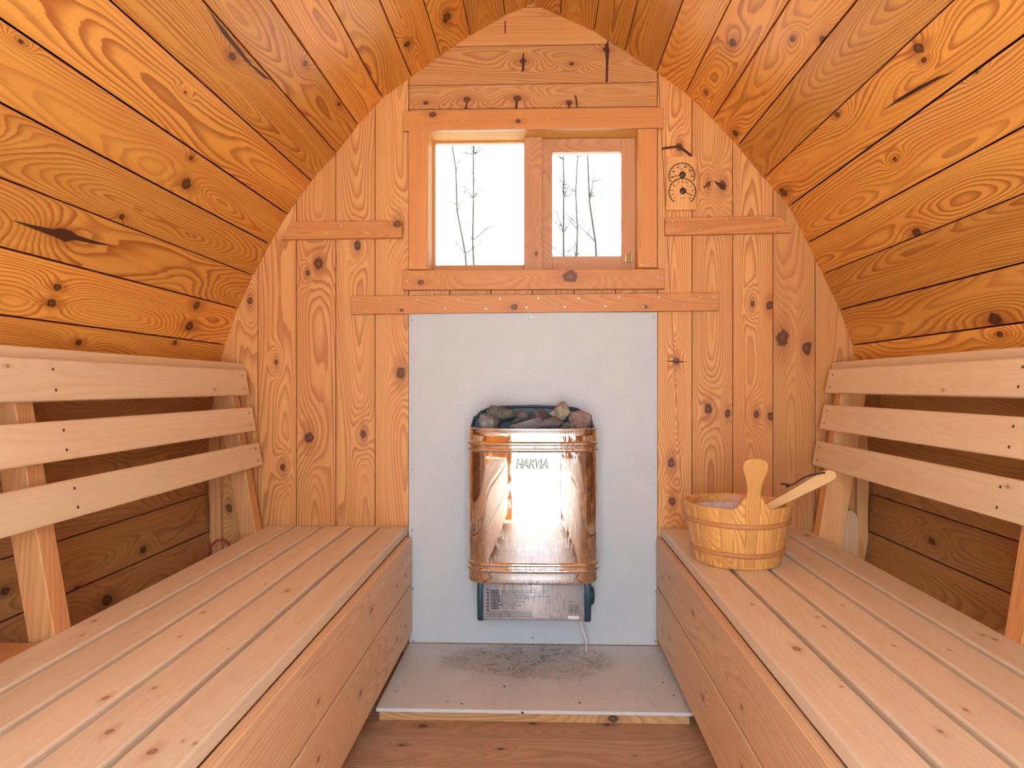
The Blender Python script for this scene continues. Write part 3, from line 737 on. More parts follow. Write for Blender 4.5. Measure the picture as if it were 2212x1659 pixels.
# ------------------------------------------------------------------ benches
ZB = EYE - (1138 - 835) * 0.0015
YBE = -2.62
SPOTS = [(228, 1507, 11), (330, 1623, 17), (334, 1486, 8), (620, 1276, 9), (439, 1323, 6), (421, 1606, 6), (177, 1372, 5), (388, 1375, 5),
         (1721, 1401, 13), (1780, 1353, 6), (2086, 1533, 8), (2031, 1580, 10), (2149, 1381, 9), (2123, 1372, 7), (1745, 1157, 9), (1817, 1483, 5)]
def spots_between(lo, hi):
    res = []
    for px, py, r in SPOTS:
        d = ray(px, py); t = (ZB - EYE) / d.z; h = Vector((0, -D, EYE)) + d * t
        if lo < h.x < hi: res.append((h.y, h.x - (lo + hi) / 2, r * t / F * 0.8))
    return res
def bench(side, xin, xout, label):
    """xin: edge by the aisle, xout: edge by the side wall"""
    t_ = thing('bench', label, 'bench', ((xin + xout) / 2, -1.3, 0), 'slatted benches along the side walls')
    sgn = 1 if xout > xin else -1
    W_ = abs(xout - xin); n = 5; gap = 0.0125; w = (W_ - gap * (n - 1)) / n
    for i in range(n):
        x0 = xin + sgn * i * (w + gap); x1 = x0 + sgn * w
        lo, hi = min(x0, x1), max(x0, x1)
        m = MB()
        kn = []
        for _ in range(3): kn.append((random.uniform(-1.9, -0.1), random.uniform(-0.03, 0.03), random.uniform(0.0018, 0.0045)))
        if side == 'L' and i == 1: kn[0] = (at(0, 0).y - 1.33, 0.0, 0.007)
        kn = (spots_between(lo, hi) + kn)[:4]
        m.new(kn); yy = random.uniform(-0.004, 0.0)
        m.box((lo, YBE, ZB - 0.027), (hi, -0.006 + yy, ZB), 0.0035, 'y')
        m.build('slat', M['bench'], t_)
    # two front boards
    fx0, fx1 = (xin + sgn * 0.004, xin - sgn * 0.018)
    lo, hi = min(fx0, fx1), max(fx0, fx1)
    for z0, z1, kk in ((0.2345, 0.3800, 0), (0.070, 0.2280, 1)):
        m = MB(); kn = [(-0.25, random.uniform(-0.03, 0.03), 0.006), (-0.55 - 0.1 * kk, 0.01, 0.009), (-0.95, -0.03 + 0.05 * kk, 0.006), (-0.13, -0.02, 0.006)]
        m.new([(k_[0], k_[1], k_[2]) for k_ in kn])
        # outer face towards the aisle
        if side == 'L':
            m.prism([(YBE, z0), (-0.025, z0), (-0.025, z1), (YBE, z1)], (hi, 0, 0), (0, 1, 0), (0, 0, 1), hi - lo, 0.003, 0)
        else:
            m.prism([(z0, YBE), (z1, YBE), (z1, -0.025), (z0, -0.025)], (lo, 0, 0), (0, 0, 1), (0, 1, 0), hi - lo, 0.003, 1)
        m.build('front_board', M['fascia'], t_)
    for yy in (-0.12, -1.0, -1.9, -2.5):
        m = MB(); m.new(); m.box((min(xin + sgn * 0.02, xout), yy - 0.045, ZB - 0.0275 - 0.07), (max(xin + sgn * 0.02, xout), yy, ZB - 0.0275), 0.002, 'x'); m.build('crossbar', M['fascia'], t_)
        x_ = xin + sgn * 0.022
        m = MB(); m.new(); m.box((min(x_, x_ + sgn * 0.045), yy - 0.095, 0.0), (max(x_, x_ + sgn * 0.045), yy - 0.047, ZB - 0.0275), 0.002, 'z'); m.build('leg', M['fascia'], t_)
    return t_
bxl_in, bxl_out = at(881, 1138).x, at(581, 1138).x
bxr_in, bxr_out = at(1427, 1140).x, at(1741, 1140).x
bench('L', bxl_in, bxl_out, 'slatted pale wood bench along the left wall, its seat empty')
bench('R', bxr_in, bxr_out, 'slatted pale wood bench along the right wall, carrying the bucket')

# ------------------------------------------------------------------ backrests
def backrest(side, slat_px, top_px, up_top, up_bot, label, ynear):
    YE = -0.05
    t_ = thing('backrest', label, 'backrest', (at(slat_px[0][0][0], 1138, YE).x, -1.2, ZB - 0.03), 'three-slat backrests along the side walls')
    sgn = 1 if side == 'R' else -1
    inner_screw_y = (-0.085, ynear + 0.022)
    for (top, bot) in slat_px:
        a = at(top[0], top[1], YE); c = at(bot[0], bot[1], YE)
        up = Vector((a.x - c.x, 0, a.z - c.z)); h = up.length; up.normalize()
        Yv = Vector((0, 1, 0))
        m = MB(); kn = [(random.uniform(-1.9, -0.2), random.uniform(-0.03, 0.03), random.uniform(0.002, 0.005)) for _ in range(3)]
        m.new(kn)
        if side == 'L':      # normal towards +x:  Y x up
            A, B, O = Yv, up, Vector((c.x, 0, c.z)); poly = [(YBE, 0), (YE, 0), (YE, h), (YBE, h)]; g_ = 0
        else:
            A, B, O = up, Yv, Vector((c.x, 0, c.z)); poly = [(0, YBE), (h, YBE), (h, YE), (0, YE)]; g_ = 1
        N = A.cross(B)
        m.prism(poly, O, A, B, 0.022, 0.004, g_)
        o = m.build('slat', M['rest'], t_)
        for yy in inner_screw_y:
            for f_ in (0.25, 0.75): screws(o, [O + up * (h * f_) + Vector((0, yy, 0)) + N * 0.0], N, 0.0032, 0.0008, 'screw_dark')
    # rail behind the top slat
    a = at(*top_px[0], YE); c = at(*top_px[1], YE)
    m = MB(); m.new()
    top_s = at(slat_px[0][0][0], slat_px[0][0][1], YE)
    x_a = top_s.x + sgn * 0.0275; lo, hi = min(x_a, x_a + sgn * 0.032), max(x_a, x_a + sgn * 0.032)
    m.box((lo, YBE, top_s.z - 0.06), (hi, -0.004, top_s.z + 0.022), 0.003, 'y'); m.build('top_rail', M['rest'], t_)
    # uprights: inner edge on the backs of the slats
    pt, pb = at(*up_top, YE), at(*up_bot, YE)
    for ys_ in (-0.06, ynear):
        m = MB(); m.new(seed=0.3 if ys_ < -0.5 else None)
        s0 = Vector((pt.x, 0, pt.z)); s1 = Vector((pb.x, 0, pb.z)); d_ = (s1 - s0)
        s1 = s0 + d_ * ((pt.z - 0.30) / (pt.z - pb.z))
        wid = 0.052 if side == 'L' else 0.075
        pq = [(s0.x, s0.z), (s0.x + sgn * wid, s0.z), (s1.x + sgn * wid, s1.z), (s1.x, s1.z)]
        T = 0.045
        m.prism(pq, (0, ys_ - T + 0.045 - 0.045, 0), (1, 0, 0), (0, 0, 1), T, 0.002, 1)
        m.build('upright', M['post'], t_)
    return t_
backrest('L', [((532, 799), (540, 853)), ((546, 879), (554, 930)), ((560, 955), (569, 1004))], ((478, 783), (505, 797)), (512, 815), (568, 1138),
         'three-slat pale wood backrest leaning over the left bench', -0.945)
backrest('R', [((1791, 797), (1780, 848)), ((1779, 873), (1768, 926)), ((1762, 951), (1753, 1004))], ((1843, 770), (1800, 790)), (1806, 815), (1755, 1144),
         'three-slat pale wood backrest leaning over the right bench', -0.935)

# corner posts, rounded board and the foot block behind the benches
def post(name, px0, px1, py0, py1, Y, T, mat, label, cat):
    a = at(px0, py0, Y); c = at(px1, py1, Y); m = MB(); m.new()
    m.box((a.x, Y, c.z), (c.x, Y + T, a.z), 0.002, 'z'); o = m.build(name, M[mat]); tag(o, label, cat); return o
post('corner_strip', 453, 476, 1000, 1405, -0.022, 0.0215, 'post', 'narrow upright strip in the corner behind the left bench', 'strip')
post('corner_strip', 1852, 1876, 1000, 1405, -0.022, 0.0215, 'post', 'narrow upright strip in the corner behind the right bench', 'strip')
m = MB(); m.new(); Yr = -0.05
pl = [at(x, y, Yr) for x, y in ((1806, 1390), (1808, 1125), (1814, 1110), (1825, 1103), (1840, 1103), (1850, 1110), (1855, 1125), (1856, 1390))]
m.prism([(p.x, p.z) for p in pl], (0, Yr, 0), (1, 0, 0), (0, 0, 1), 0.02, 0.002, 1)
o = m.build('support_board', M['fascia']); tag(o, 'short board with a rounded top standing between the right bench and the corner', 'board')
m = MB(); m.new(); p = at(45, 1405, -1.02)
m.box((p.x - 0.05, -1.11, 0.30), (p.x + 0.035, -0.995, p.z + 0.006), 0.006, 'x')
o = m.build('support_block', M['post']); tag(o, 'small wooden block at the foot of the left backrest near post', 'block')

# red cable loop behind the left bench
Yc = -0.12
pts = [(450, 1215), (452, 1195), (457, 1178), (468, 1168), (482, 1166), (492, 1172), (498, 1182), (503, 1200), (505, 1220)]
m = MB(); m.tube([at(x, y, Yc + 0.004 * i) for i, (x, y) in enumerate(pts)] + [at(508, 1240, Yc + 0.04) + Vector((0, 0, -0.02))], 0.0038, 8)
o = m.build('cable_loop', M['redcord']); tag(o, 'red cable looped up behind the left bench in the corner', 'cable')

# ------------------------------------------------------------------ heater
HXC = at(1151, 1000, -0.19).x
heater = thing('sauna_heater', 'polished steel electric sauna heater filled with stones, hung on the pale board', 'heater', (HXC, -0.15, 0.17))
HW = (at(1290, 1000, -0.17).x - at(1014, 1000, -0.17).x) / 2
ZT = EYE - (926 - 835) / F * (D - 0.255)
ZBt = EYE - (1264 - 835) / F * (D - 0.255)
def plan(off, n=72, yf=-0.255, yb=-0.045, w=HW):
    """closed outline seen from above: shallow bowed front, rounded front corners, flat back"""
    pts = []
    R_ = 0.058; sag = 0.011; hw_ = w + off; yc_ = yf - off
    ys_ = lambda x: yc_ + sag * (x / w) ** 2
    for i in range(9):
        pts.append((HXC - hw_, yb + (ys_(hw_) + R_ - yb) * i / 8))
    for i in range(1, 12):
        a_ = PI / 2 * i / 12; pts.append((HXC - hw_ + R_ * (1 - math.cos(a_)), ys_(hw_ - R_) + R_ * (1 - math.sin(a_)) + (ys_(hw_) - ys_(hw_ - R_)) * (1 - i / 12)))
    for i in range(25):
        x = (hw_ - R_) * (-1 + 2 * i / 24); pts.append((HXC + x, ys_(x)))
    return pts + [(2 * HXC - x, y) for x, y in reversed(pts[:20])]
    # from back left corner round the front to the back right corner
    for i in range(n + 1):
        t_ = -1 + 2 * i / n
        ang = t_ * PI / 2
        s = math.sin(ang); c = math.cos(ang)
        x = (abs(s) ** 0.50) * (1 if s > 0 else -1)
        yy = c ** 0.42 if c > 0 else 0
        ymid = -0.135
        fx = x * (w + off)
        fy = ymid + (yf - off - ymid) * yy * (1 - 0.14 * x * x)
        pts.append((HXC + fx, fy))
    pts.append((HXC + w + off, yb)); pts.insert(0, (HXC - w - off, yb))
    return pts
def ringz(z, off): return [(x, y, z) for x, y in plan(off)]
m = MB(); m.new()
zr1, zr2 = EYE - (966 - 835) / F * (D - 0.255), EYE - (1228 - 835) / F * (D - 0.255)
prof = [(ZBt + 0.004, -0.010), (ZBt, -0.004), (ZBt + 0.001, 0.0), (ZBt + 0.006, 0.001)]
def ribs(zc):
    out = []
    for dz in (-0.0085, 0.0085):
        for q_ in range(7):
            a_ = PI * q_ / 6
            out.append((zc + dz - 0.0065 * math.cos(a_), 0.0045 * math.sin(a_)))
    return [(zc - 0.030, 0.0), (zc - 0.0165, 0.0), (zc - 0.0155, 0.0)] + out + [(zc + 0.0155, 0.0), (zc + 0.0165, 0.0), (zc + 0.030, 0.0)]
prof += ribs(zr2) + ribs(zr1) + [(ZT - 0.006, 0.0), (ZT - 0.002, 0.002), (ZT, 0.001), (ZT + 0.001, -0.003), (ZT - 0.004, -0.012), (ZT - 0.03, -0.016)]
m.loft([ringz(z, o_) for z, o_ in prof], True, True)
casing = m.build('casing', M['mirror'], heater)
casing['label'] = 'mirror polished steel casing with pressed ribs'
m = MB(); m.new(); m.loft([ringz(ZBt + 0.004, -0.012), ringz(ZBt + 0.006, -0.012)], False, True, True, True); m.build('underside', M['brushed'], heater)
m = MB(); m.new(); m.loft([ringz(ZT - 0.09, -0.015), ringz(ZT - 0.085, -0.015)], False, True, True, True); m.build('stone_tray', M['black'], heater)
# dark guard behind the stones
gp = [(1019, 926), (1022, 912), (1029, 899), (1040, 888), (1056, 881), (1080, 877.5), (1151, 876), (1222, 878), (1246, 882), (1261, 889), (1271, 900), (1278, 913), (1282, 928)]
Yg = -0.07
pl = [at(x, y, Yg) for x, y in gp]
gpoly = [(p.x, p.z) for p in pl] + [(pl[-1].x, ZT - 0.10), (pl[0].x, ZT - 0.10)]
m = MB(); m.new(); m.prism(gpoly, (0, Yg, 0), (1, 0, 0), (0, 0, 1), 0.012, 0.002, 0)
m.tube([Vector((p.x, Yg - 0.006, p.z - 0.003)) for p in pl], 0.0045, 8)
for s_ in (0, -1):       # wings running forward inside the casing
    p = pl[s_]; q0 = pl[2 if s_ == 0 else -3]
    sg = 1 if s_ == 0 else -1
    m.prism([(-0.17, ZT - 0.08), (Yg - 0.001, ZT - 0.08), (Yg - 0.001, q0.z), (-0.12, ZT + 0.012), (-0.17, ZT - 0.003)], (p.x + (0.010 if sg > 0 else -0.006), 0, 0), (0, 1, 0), (0, 0, 1), 0.004, 0, 0)
g_ = m.build('back_guard', M['navy'], heater); g_['label'] = 'dark blue-grey enamel guard'
# control box
YB0, YB1 = -0.195, -0.05
bx0, bx1 = at(1043, 1300, YB0).x, at(1263, 1300, YB0).x
bz0, bz1 = at(1151, 1345, YB0).z, ZBt + 0.012
def rr_profile(y0, y1, z0, z1, r, bow=0.004):
    pts = [(y1, z0)]
    for i in range(7):
        a_ = PI / 2 * i / 6; pts.append((y0 + r - r * math.sin(a_), z0 + r - r * math.cos(a_)))
    for i in range(1, 6): t_ = i / 6; pts.append((y0 - bow * math.sin(PI * t_), z0 + r + (z1 - z0 - r) * t_))
    pts.append((y0, z1)); pts.append((y1, z1)); return pts
def xprism(mb, prof_, x0, x1, cham=0.0):
    # profile in (Y,Z), extruded along x from x1 back to x0
    mb.prism(prof_, (x1, 0, 0), (0, 1, 0), (0, 0, 1), x1 - x0, cham, 0, side_smooth=True)
m = MB(); m.new(); xprism(m, rr_profile(YB0, YB1, bz0, bz1, 0.022), bx0, bx1); box_o = m.build('control_box', M['brushed'], heater)
cx0_, cx1_ = at(1031, 1300, YB0).x, at(1277, 1300, YB0).x
m = MB(); m.new(); xprism(m, rr_profile(YB0 - 0.003, YB1, bz0 - 0.003, bz1, 0.028, 0.006), cx0_, bx0 + 0.001, 0.003); e1 = m.build('end_cap', M['navy'], heater); e1['label'] = 'dark blue end cap'
m = MB(); m.new(); xprism(m, rr_profile(YB0 - 0.003, YB1, bz0 - 0.003, bz1, 0.028, 0.006), bx1 - 0.001, cx1_, 0.003); e2 = m.build('end_cap', M['navy'], heater); e2['label'] = 'dark blue end cap'
kz = at(1283, 1286, -0.12).z
m = MB(); m.new()
m.loft([[(cx1_ + dx, -0.12 + math.cos(2 * PI * i / 20) * r_, kz + math.sin(2 * PI * i / 20) * r_) for i in range(20)] for dx, r_ in ((-0.001, 0.028), (0.008, 0.028), (0.013, 0.025), (0.015, 0.018))], True, True, True, True)
m.build('knob', M['navy'], heater)
# power cable
m = MB(); m.new()
cpts = [at(1254, 1340, -0.10), at(1256, 1352, -0.10), at(1261, 1366, -0.095), at(1266, 1382, -0.09)]
cpts.append(Vector((cpts[-1].x + 0.002, -0.085, ZH + 0.004)))
m.tube(cpts, 0.0042, 8); cb = m.build('power_cable', M['white'], heater); cb['label'] = 'white power cable'

def text_mesh(body, size, extrude=0.0003, shear=0.0, align='CENTER', offset=0.0):
    cu = bpy.data.curves.new('lettering', 'FONT'); cu.body = body; cu.size = size; cu.extrude = extrude
    cu.shear = shear; cu.align_x = align; cu.offset = offset; cu.resolution_u = 3
    o = bpy.data.objects.new('lettering', cu); COL.objects.link(o)
    dg = bpy.context.evaluated_depsgraph_get(); dg.update()
    me = bpy.data.meshes.new_from_object(o.evaluated_get(dg))
    bpy.data.objects.remove(o); bpy.data.curves.remove(cu)
    me.materials.clear()
    return me
def add_text(mb, body, size, pos, right=(1, 0, 0), up=(0, 0, 1), extrude=0.0003, shear=0.0, align='CENTER', offset=0.0, sx=1.0):
    me = text_mesh(body, size, extrude, shear, align, offset)
    R, U = Vector(right), Vector(up); N = R.cross(U); pos = Vector(pos)
    vs = [mb.bm.verts.new(pos + R * v.co.x * sx + U * v.co.y + N * v.co.z) for v in me.vertices]
    for p in me.polygons:
        try: f = mb.bm.faces.new([vs[i] for i in p.vertices]); f.material_index = mb.mi
        except ValueError: pass
    bpy.data.meshes.remove(me)

# raised badge
yfront = -0.2545 - 0.001
bc = at(1150, 1000, yfront)
m = MB(); m.new(); m.mi = 0
add_text(m, 'HARVIA', 0.0345, (bc.x - 0.0012, yfront - 0.0005, bc.z - 0.0135), extrude=0.0022, shear=0.25, offset=0.0022, sx=0.76)
m.mi = 1
add_text(m, 'HARVIA', 0.0345, (bc.x + 0.0006, yfront - 0.0040, bc.z - 0.0120), extrude=0.0012, shear=0.25, offset=0.0008, sx=0.76)
bd = m.build('badge', [M['badge_edge'], M['badge']], casing, fix=False); bd['label'] = 'raised italic lettering badge'
# printed warnings on the control box
m = MB(); m.new()
LINES = [('VAROITUS:', 'Peittäminen aiheuttaa palovaaran. VARNING:', 0.80), ('VARNING:', 'Övertäckning medför brandfara. Lue käyttöohjeet.', 0.78), ('WARNING:', 'Covering causes fire hazard. Read instructions.', 0.62),
         ('WARNUNG:', 'Abdecken verursacht Brandgefahr. ACHTUNG: Lesen Sie', 0.98), ('ACHTUNG:', 'die Gebrauchsanweisung sorgfältig durch.', 0.95), ('ATTENTION:', 'Couvrir entraîne un risque incendie.', 0.55),
         ('ATTENTION:', 'Lire attentivement le mode d\'emploi.', 0.76), ('OPGELET:', 'Afdekken veroorzaakt brandgevaar.', 0.50), ('ADVERTENCIA:', 'Cubrir causa peligro de incendio.', 0.70), ('VARNING:', 'Läs bruksanvisningen noggrant.', 0.56), ('WARNING:', 'Do not use as a clothes dryer.', 0.60)]
ztop = at(1151, 1273, YB0).z; dz = 0.0054
lx = at(1060, 1300, YB0).x
for i, (w_, r_, s_) in enumerate(LINES):
    z = ztop - dz * i - 0.003
    t_ = (z - bz0 - 0.022) / (bz1 - bz0 - 0.022); yb_ = YB0 - 0.004 * math.sin(PI * max(0, min(1, t_))) - 0.0004
    add_text(m, w_, 0.0052, (lx, yb_, z - 0.002), align='LEFT', offset=0.00028, extrude=0.0002)
    add_text(m, r_, 0.0046, (lx + 0.031 + 0.001 * (i % 3), yb_, z - 0.002), align='LEFT', extrude=0.0002, sx=s_ * 1.35)
for i in range(4):
    z = at(1151, 1322 + i * 3.6, YB0).z; zz = z
    add_text(m, 'Lue käyttöohjeet ennen käyttöä. Läs bruksanvisningen. Read the instructions. Bitte lesen.', 0.0044, (at(1051, 1300, YB0).x, YB0 - 0.0012, z), align='LEFT', extrude=0.0002, sx=0.86)
for i, w_ in enumerate(('FI', 'SE', 'GB', 'DE', 'FR', 'NL', 'ES')):
    z = at(1151, 1273 + i * 7.2, YB0).z
    mx = at(1054, 1300, YB0).x; m.box((mx - 0.003, YB0 - 0.0046, z - 0.0035), (mx + 0.0028, YB0 - 0.0040, z + 0.0015))
add_text(m, 'CE', 0.0085, (at(1233, 1300, YB0).x, YB0 - 0.0046, at(1233, 1301, YB0).z), extrude=0.0002)
for i in range(5):
    add_text(m, '230V 400V 3N~ IPX4', 0.0040, (at(1238, 1300, YB0).x, YB0 - 0.0042, at(1233, 1308 + i * 4, YB0).z), extrude=0.0002, sx=0.8)
lb = m.build('printed_warnings', M['print'], box_o, fix=False)
m = MB(); a = at(1227, 1330, YB0); c = at(1250, 1337, YB0); m.box((a.x, YB0 - 0.0022, c.z), (c.x, YB0 - 0.0004, a.z)); m.build('label_sticker', M['white'], box_o)

# stones
def stone(cx, cy, rpx, Y, mat, label, sc=(1, 1, 1), rot=(0, 0, 0), seed=0, npts=13):
    rnd = random.Random(seed)
    c = at(cx, cy, Y); r = 1.1 * rpx * (D + Y) / F
    bm = bmesh.new(); R_ = Matrix.Rotation(rot[1], 3, 'Y') @ Matrix.Rotation(rot[0], 3, 'X') @ Matrix.Rotation(rot[2], 3, 'Z')
    for i in range(npts):
        v = Vector((rnd.gauss(0, 1), rnd.gauss(0, 1), rnd.gauss(0, 1))).normalized() * rnd.uniform(0.88, 1.15)
        bm.verts.new(R_ @ Vector((v.x * r * sc[0], v.y * r * sc[1], v.z * r * sc[2])))
    res = bmesh.ops.convex_hull(bm, input=bm.verts)
    bmesh.ops.delete(bm, geom=[g for g in res['geom_interior'] if isinstance(g, bmesh.types.BMVert)], context='VERTS')
    bmesh.ops.bevel(bm, geom=bm.edges[:], offset=r * 0.03, segments=1, affect='EDGES')
    me = bpy.data.meshes.new('sauna_stone'); bm.to_mesh(me); bm.free(); me.materials.append(M[mat])
    o = bpy.data.objects.new('sauna_stone', me); COL.objects.link(o); o.location = c
    tag(o, label, 'stone', 'stones heaped in the heater')
    return o
ST = [
 (1052, 921, 29, -0.185, 'st_grey', 'pale grey speckled rounded stone at the left end of the heap', (1.0, 0.9, 0.92), (0, 0, 0)),
 (1082, 894, 34, -0.14, 'st_green', 'big dark green stone, highest on the left of the heap', (1.22, 0.9, 0.66), (0.2, 0.52, 0)),
 (1123, 906, 25, -0.125, 'st_mauve', 'reddish mauve stone right of the big dark green one', (1.05, 0.9, 0.85), (0, 0.2, 0)),
 (1135, 921, 27, -0.185, 'st_grey', 'grey speckled stone at the front of the heap, left of the middle', (1.3, 0.8, 0.72), (0, -0.35, 0)),
 (1093, 930, 24, -0.195, 'st_green', 'low dark stone under the big dark green stone', (1.3, 0.8, 0.5), (0, 0, 0)),
 (1163, 898, 24, -0.115, 'st_mauve', 'mauve and green stone against the back guard in the middle', (1.2, 0.8, 0.85), (0, 0.25, 0)),
 (1178, 918, 29, -0.185, 'st_mauve', 'coarse speckled stone at the front right of the middle', (1.3, 0.85, 0.68), (0, -0.25, 0)),
 (1214, 902, 32, -0.145, 'st_tan', 'tall tan and teal stone, highest on the right of the heap', (0.92, 0.8, 0.98), (0, 0.35, 0)),
 (1252, 911, 29, -0.15, 'st_pink', 'pinkish grey wedge stone at the right end of the heap', (0.85, 0.8, 1.0), (0, -0.5, 0)),
 (1227, 926, 22, -0.20, 'st_green', 'low dark teal stone under the tall tan stone', (1.2, 0.8, 0.75), (0, 0, 0)),
]
for i, (cx, cy, r_, Y_, mt, lb_, sc, rt) in enumerate(ST): stone(cx, cy, r_, Y_, mt, lb_, sc, rt, seed=31 + i * 7)

# ------------------------------------------------------------------ thermometer and hygrometer
YT = -0.014
a = at(1439, 338, YT); c = at(1505, 453, YT)
thermo = thing('sauna_thermometer', 'small wooden thermometer and hygrometer with two black dials on the wall right of the window', 'thermometer', ((a.x + c.x) / 2, 0, c.z))
m = MB(); m.new(seed=0.11); m.box((a.x, YT, c.z), (c.x, -0.0005, a.z), 0.0025, 'z')
M['plate'] = wood('thermometer_pine', (0.88, 0.47, 0.17, 1), (0.55, 0.23, 0.07, 1), (0.1, 0.04, 0.02, 1), 0.55, 140, 0.45, 0.02)
pm = m.build('plate', M['plate'], thermo)
def dial(cx, cy, rpx, a0, a1, nt, nums, tex, hub_px, needle_deg, nlen, name, tsize):
    m = MB(); m.new(); k = (D + YT) / F
    ce = at(cx, cy, YT); R = rpx * k; yy = YT - 0.0006
    P = lambda r, ang, y_=yy: Vector((ce.x + r * math.cos(ang), y_, ce.z + r * math.sin(ang)))
    n = 60
    m.loft([[P(R - 0.0026, math.radians(a0 + (a1 - a0) * i / n)) for i in range(n + 1)], [P(R, math.radians(a0 + (a1 - a0) * i / n)) for i in range(n + 1)]], False, False)
    for i in range(nt + 1):
        an = math.radians(a0 + (a1 - a0) * i / nt); t_ = Vector((-math.sin(an), 0, math.cos(an))) * 0.0012
        L = 0.0062 if i % 2 == 0 else 0.0048
        vs = [m.bm.verts.new(v) for v in (P(R - L, an) - t_, P(R, an) - t_, P(R, an) + t_, P(R - L, an) + t_)]; m.face(vs, [(0, 0)] * 4)
    for s_, dg in nums:
        p = P(R - 0.0118, math.radians(dg)); add_text(m, s_, tsize, (p.x, yy, p.z - tsize * 0.33), extrude=0.0001, offset=0.0002)
    for s_, sz, px_, py_ in tex:
        p = at(px_, py_, YT); add_text(m, s_, sz, (p.x, yy, p.z - sz * 0.33), extrude=0.0001)
    o = m.build(name, M['black'], thermo, fix=False)
    hb = MB(); hb.new(); hc = at(hub_px[0], hub_px[1], YT)
    an = math.radians(needle_deg); dirv = Vector((math.cos(an), 0, math.sin(an))); pr = Vector((-math.sin(an), 0, math.cos(an)))
    y2 = YT - 0.0045; b0 = Vector((hc.x, y2, hc.z)); 
    hb.prism([(0, -0.0011), (nlen, -0.0007), (nlen, 0.0007), (0, 0.0011)], b0, dirv, pr if dirv.cross(pr).y < 0 else pr, 0.0008, 0, 0)
    nd = hb.build('needle', M['black'], thermo)
    hb = MB(); hb.new(); hb.loft([[(hc.x + math.cos(2 * PI * i / 20) * r_, YT - h_, hc.z + math.sin(2 * PI * i / 20) * r_) for i in range(20)] for h_, r_ in ((0.0002, 0.0102), (0.004, 0.0102), (0.0065, 0.008), (0.0075, 0.004))], True, True, True, True)
    hb.build('hub', M['hub'], thermo)
dial(1473, 380, 28.5, 205, -22, 14, [('20', 188), ('40', 152), ('60', 114), ('80', 69), ('100', 33), ('120', -4)], [('°C', 0.013, 1472, 367)], (1474, 378), 191, 0.037, 'temperature_scale', 0.0082)
dial(1474, 414, 29.5, 229, -48, 20, [('10', 195), ('20', 172), ('30', 143), ('40', 112), ('50', 89), ('60', 66), ('70', 30), ('80', 5), ('90', -22), ('100', -42), ('0', 222)],
     [('%', 0.008, 1473, 403), ('SAUNA', 0.0050, 1475, 428)], (1475, 413), -27, 0.030, 'humidity_scale', 0.0052)

# ------------------------------------------------------------------ bucket
BX, BY = 0.513, -0.408
Rb, Rt, Zr = 0.108, 0.139, 0.566
bucket = thing('sauna_bucket', 'round pine stave bucket with a tall flared handle, standing on the right bench', 'bucket', (BX, BY, ZB))
def br(z): return Rb + (Rt - Rb) * (z - ZB) / (Zr - ZB)
NS = 26
m = MB()
def rim_z(th):
    # the rim rises in a smooth curve into the handle at the front (th = -90 degrees)
    d_ = abs((math.degrees(th) + 90 + 180) % 360 - 180)
    return Zr + (0.030 * max(0.0, 1 - (d_ - 9) / 13.0) ** 2.2 if d_ > 9 else 0.030)
th_w = 2 * PI / NS
for s_ in range(NS):
    t0 = -PI / 2 - th_w / 2 + s_ * th_w
    m.new(seed=random.random())
    sub = 6; rings = []
    g = 0.012
    cols = []
    for i in range(sub + 1):
        t_ = t0 + th_w * i / sub
        edge = 0.0014 if i in (0, sub) else 0
        zt = rim_z(t_)
        col = []
        zl = [ZB + 0.0005, ZB + 0.004, ZB + 0.05, ZB + 0.10, Zr - 0.02, zt - 0.003, zt]
        for j, z in enumerate(zl):
            r_ = br(z) - edge - (0.003 if j == 0 else 0) - (0.002 if j == 6 else 0)
            col.append((BX + r_ * math.cos(t_), BY + r_ * math.sin(t_), z))
        for z, dr in ((zt, 0.011), (zt - 0.003, 0.0135), (ZB + 0.02, 0.0135)):
            r_ = br(z) - dr; col.append((BX + r_ * math.cos(t_), BY + r_ * math.sin(t_), z))
        cols.append(col)
    V = [[m.bm.verts.new(p) for p in c_] for c_ in cols]
    for i in range(sub):
        for j in range(len(cols[0]) - 1):
            uv = lambda a_, b_: (cols[a_][b_][2], (a_ / sub - 0.5) * 0.03)
            m.face([V[i][j], V[i + 1][j], V[i + 1][j + 1], V[i][j + 1]], [uv(i, j), uv(i + 1, j), uv(i + 1, j + 1), uv(i, j + 1)], False)
m.new(); 
m.loft([[(BX + r_ * math.cos(2 * PI * i / 40), BY + r_ * math.sin(2 * PI * i / 40), z) for i in range(40)] for r_, z in ((Rb - 0.005, ZB + 0.001), (Rb - 0.005, ZB + 0.012))], False, True, True, True)
m.build('staves', M['bucket'], bucket)
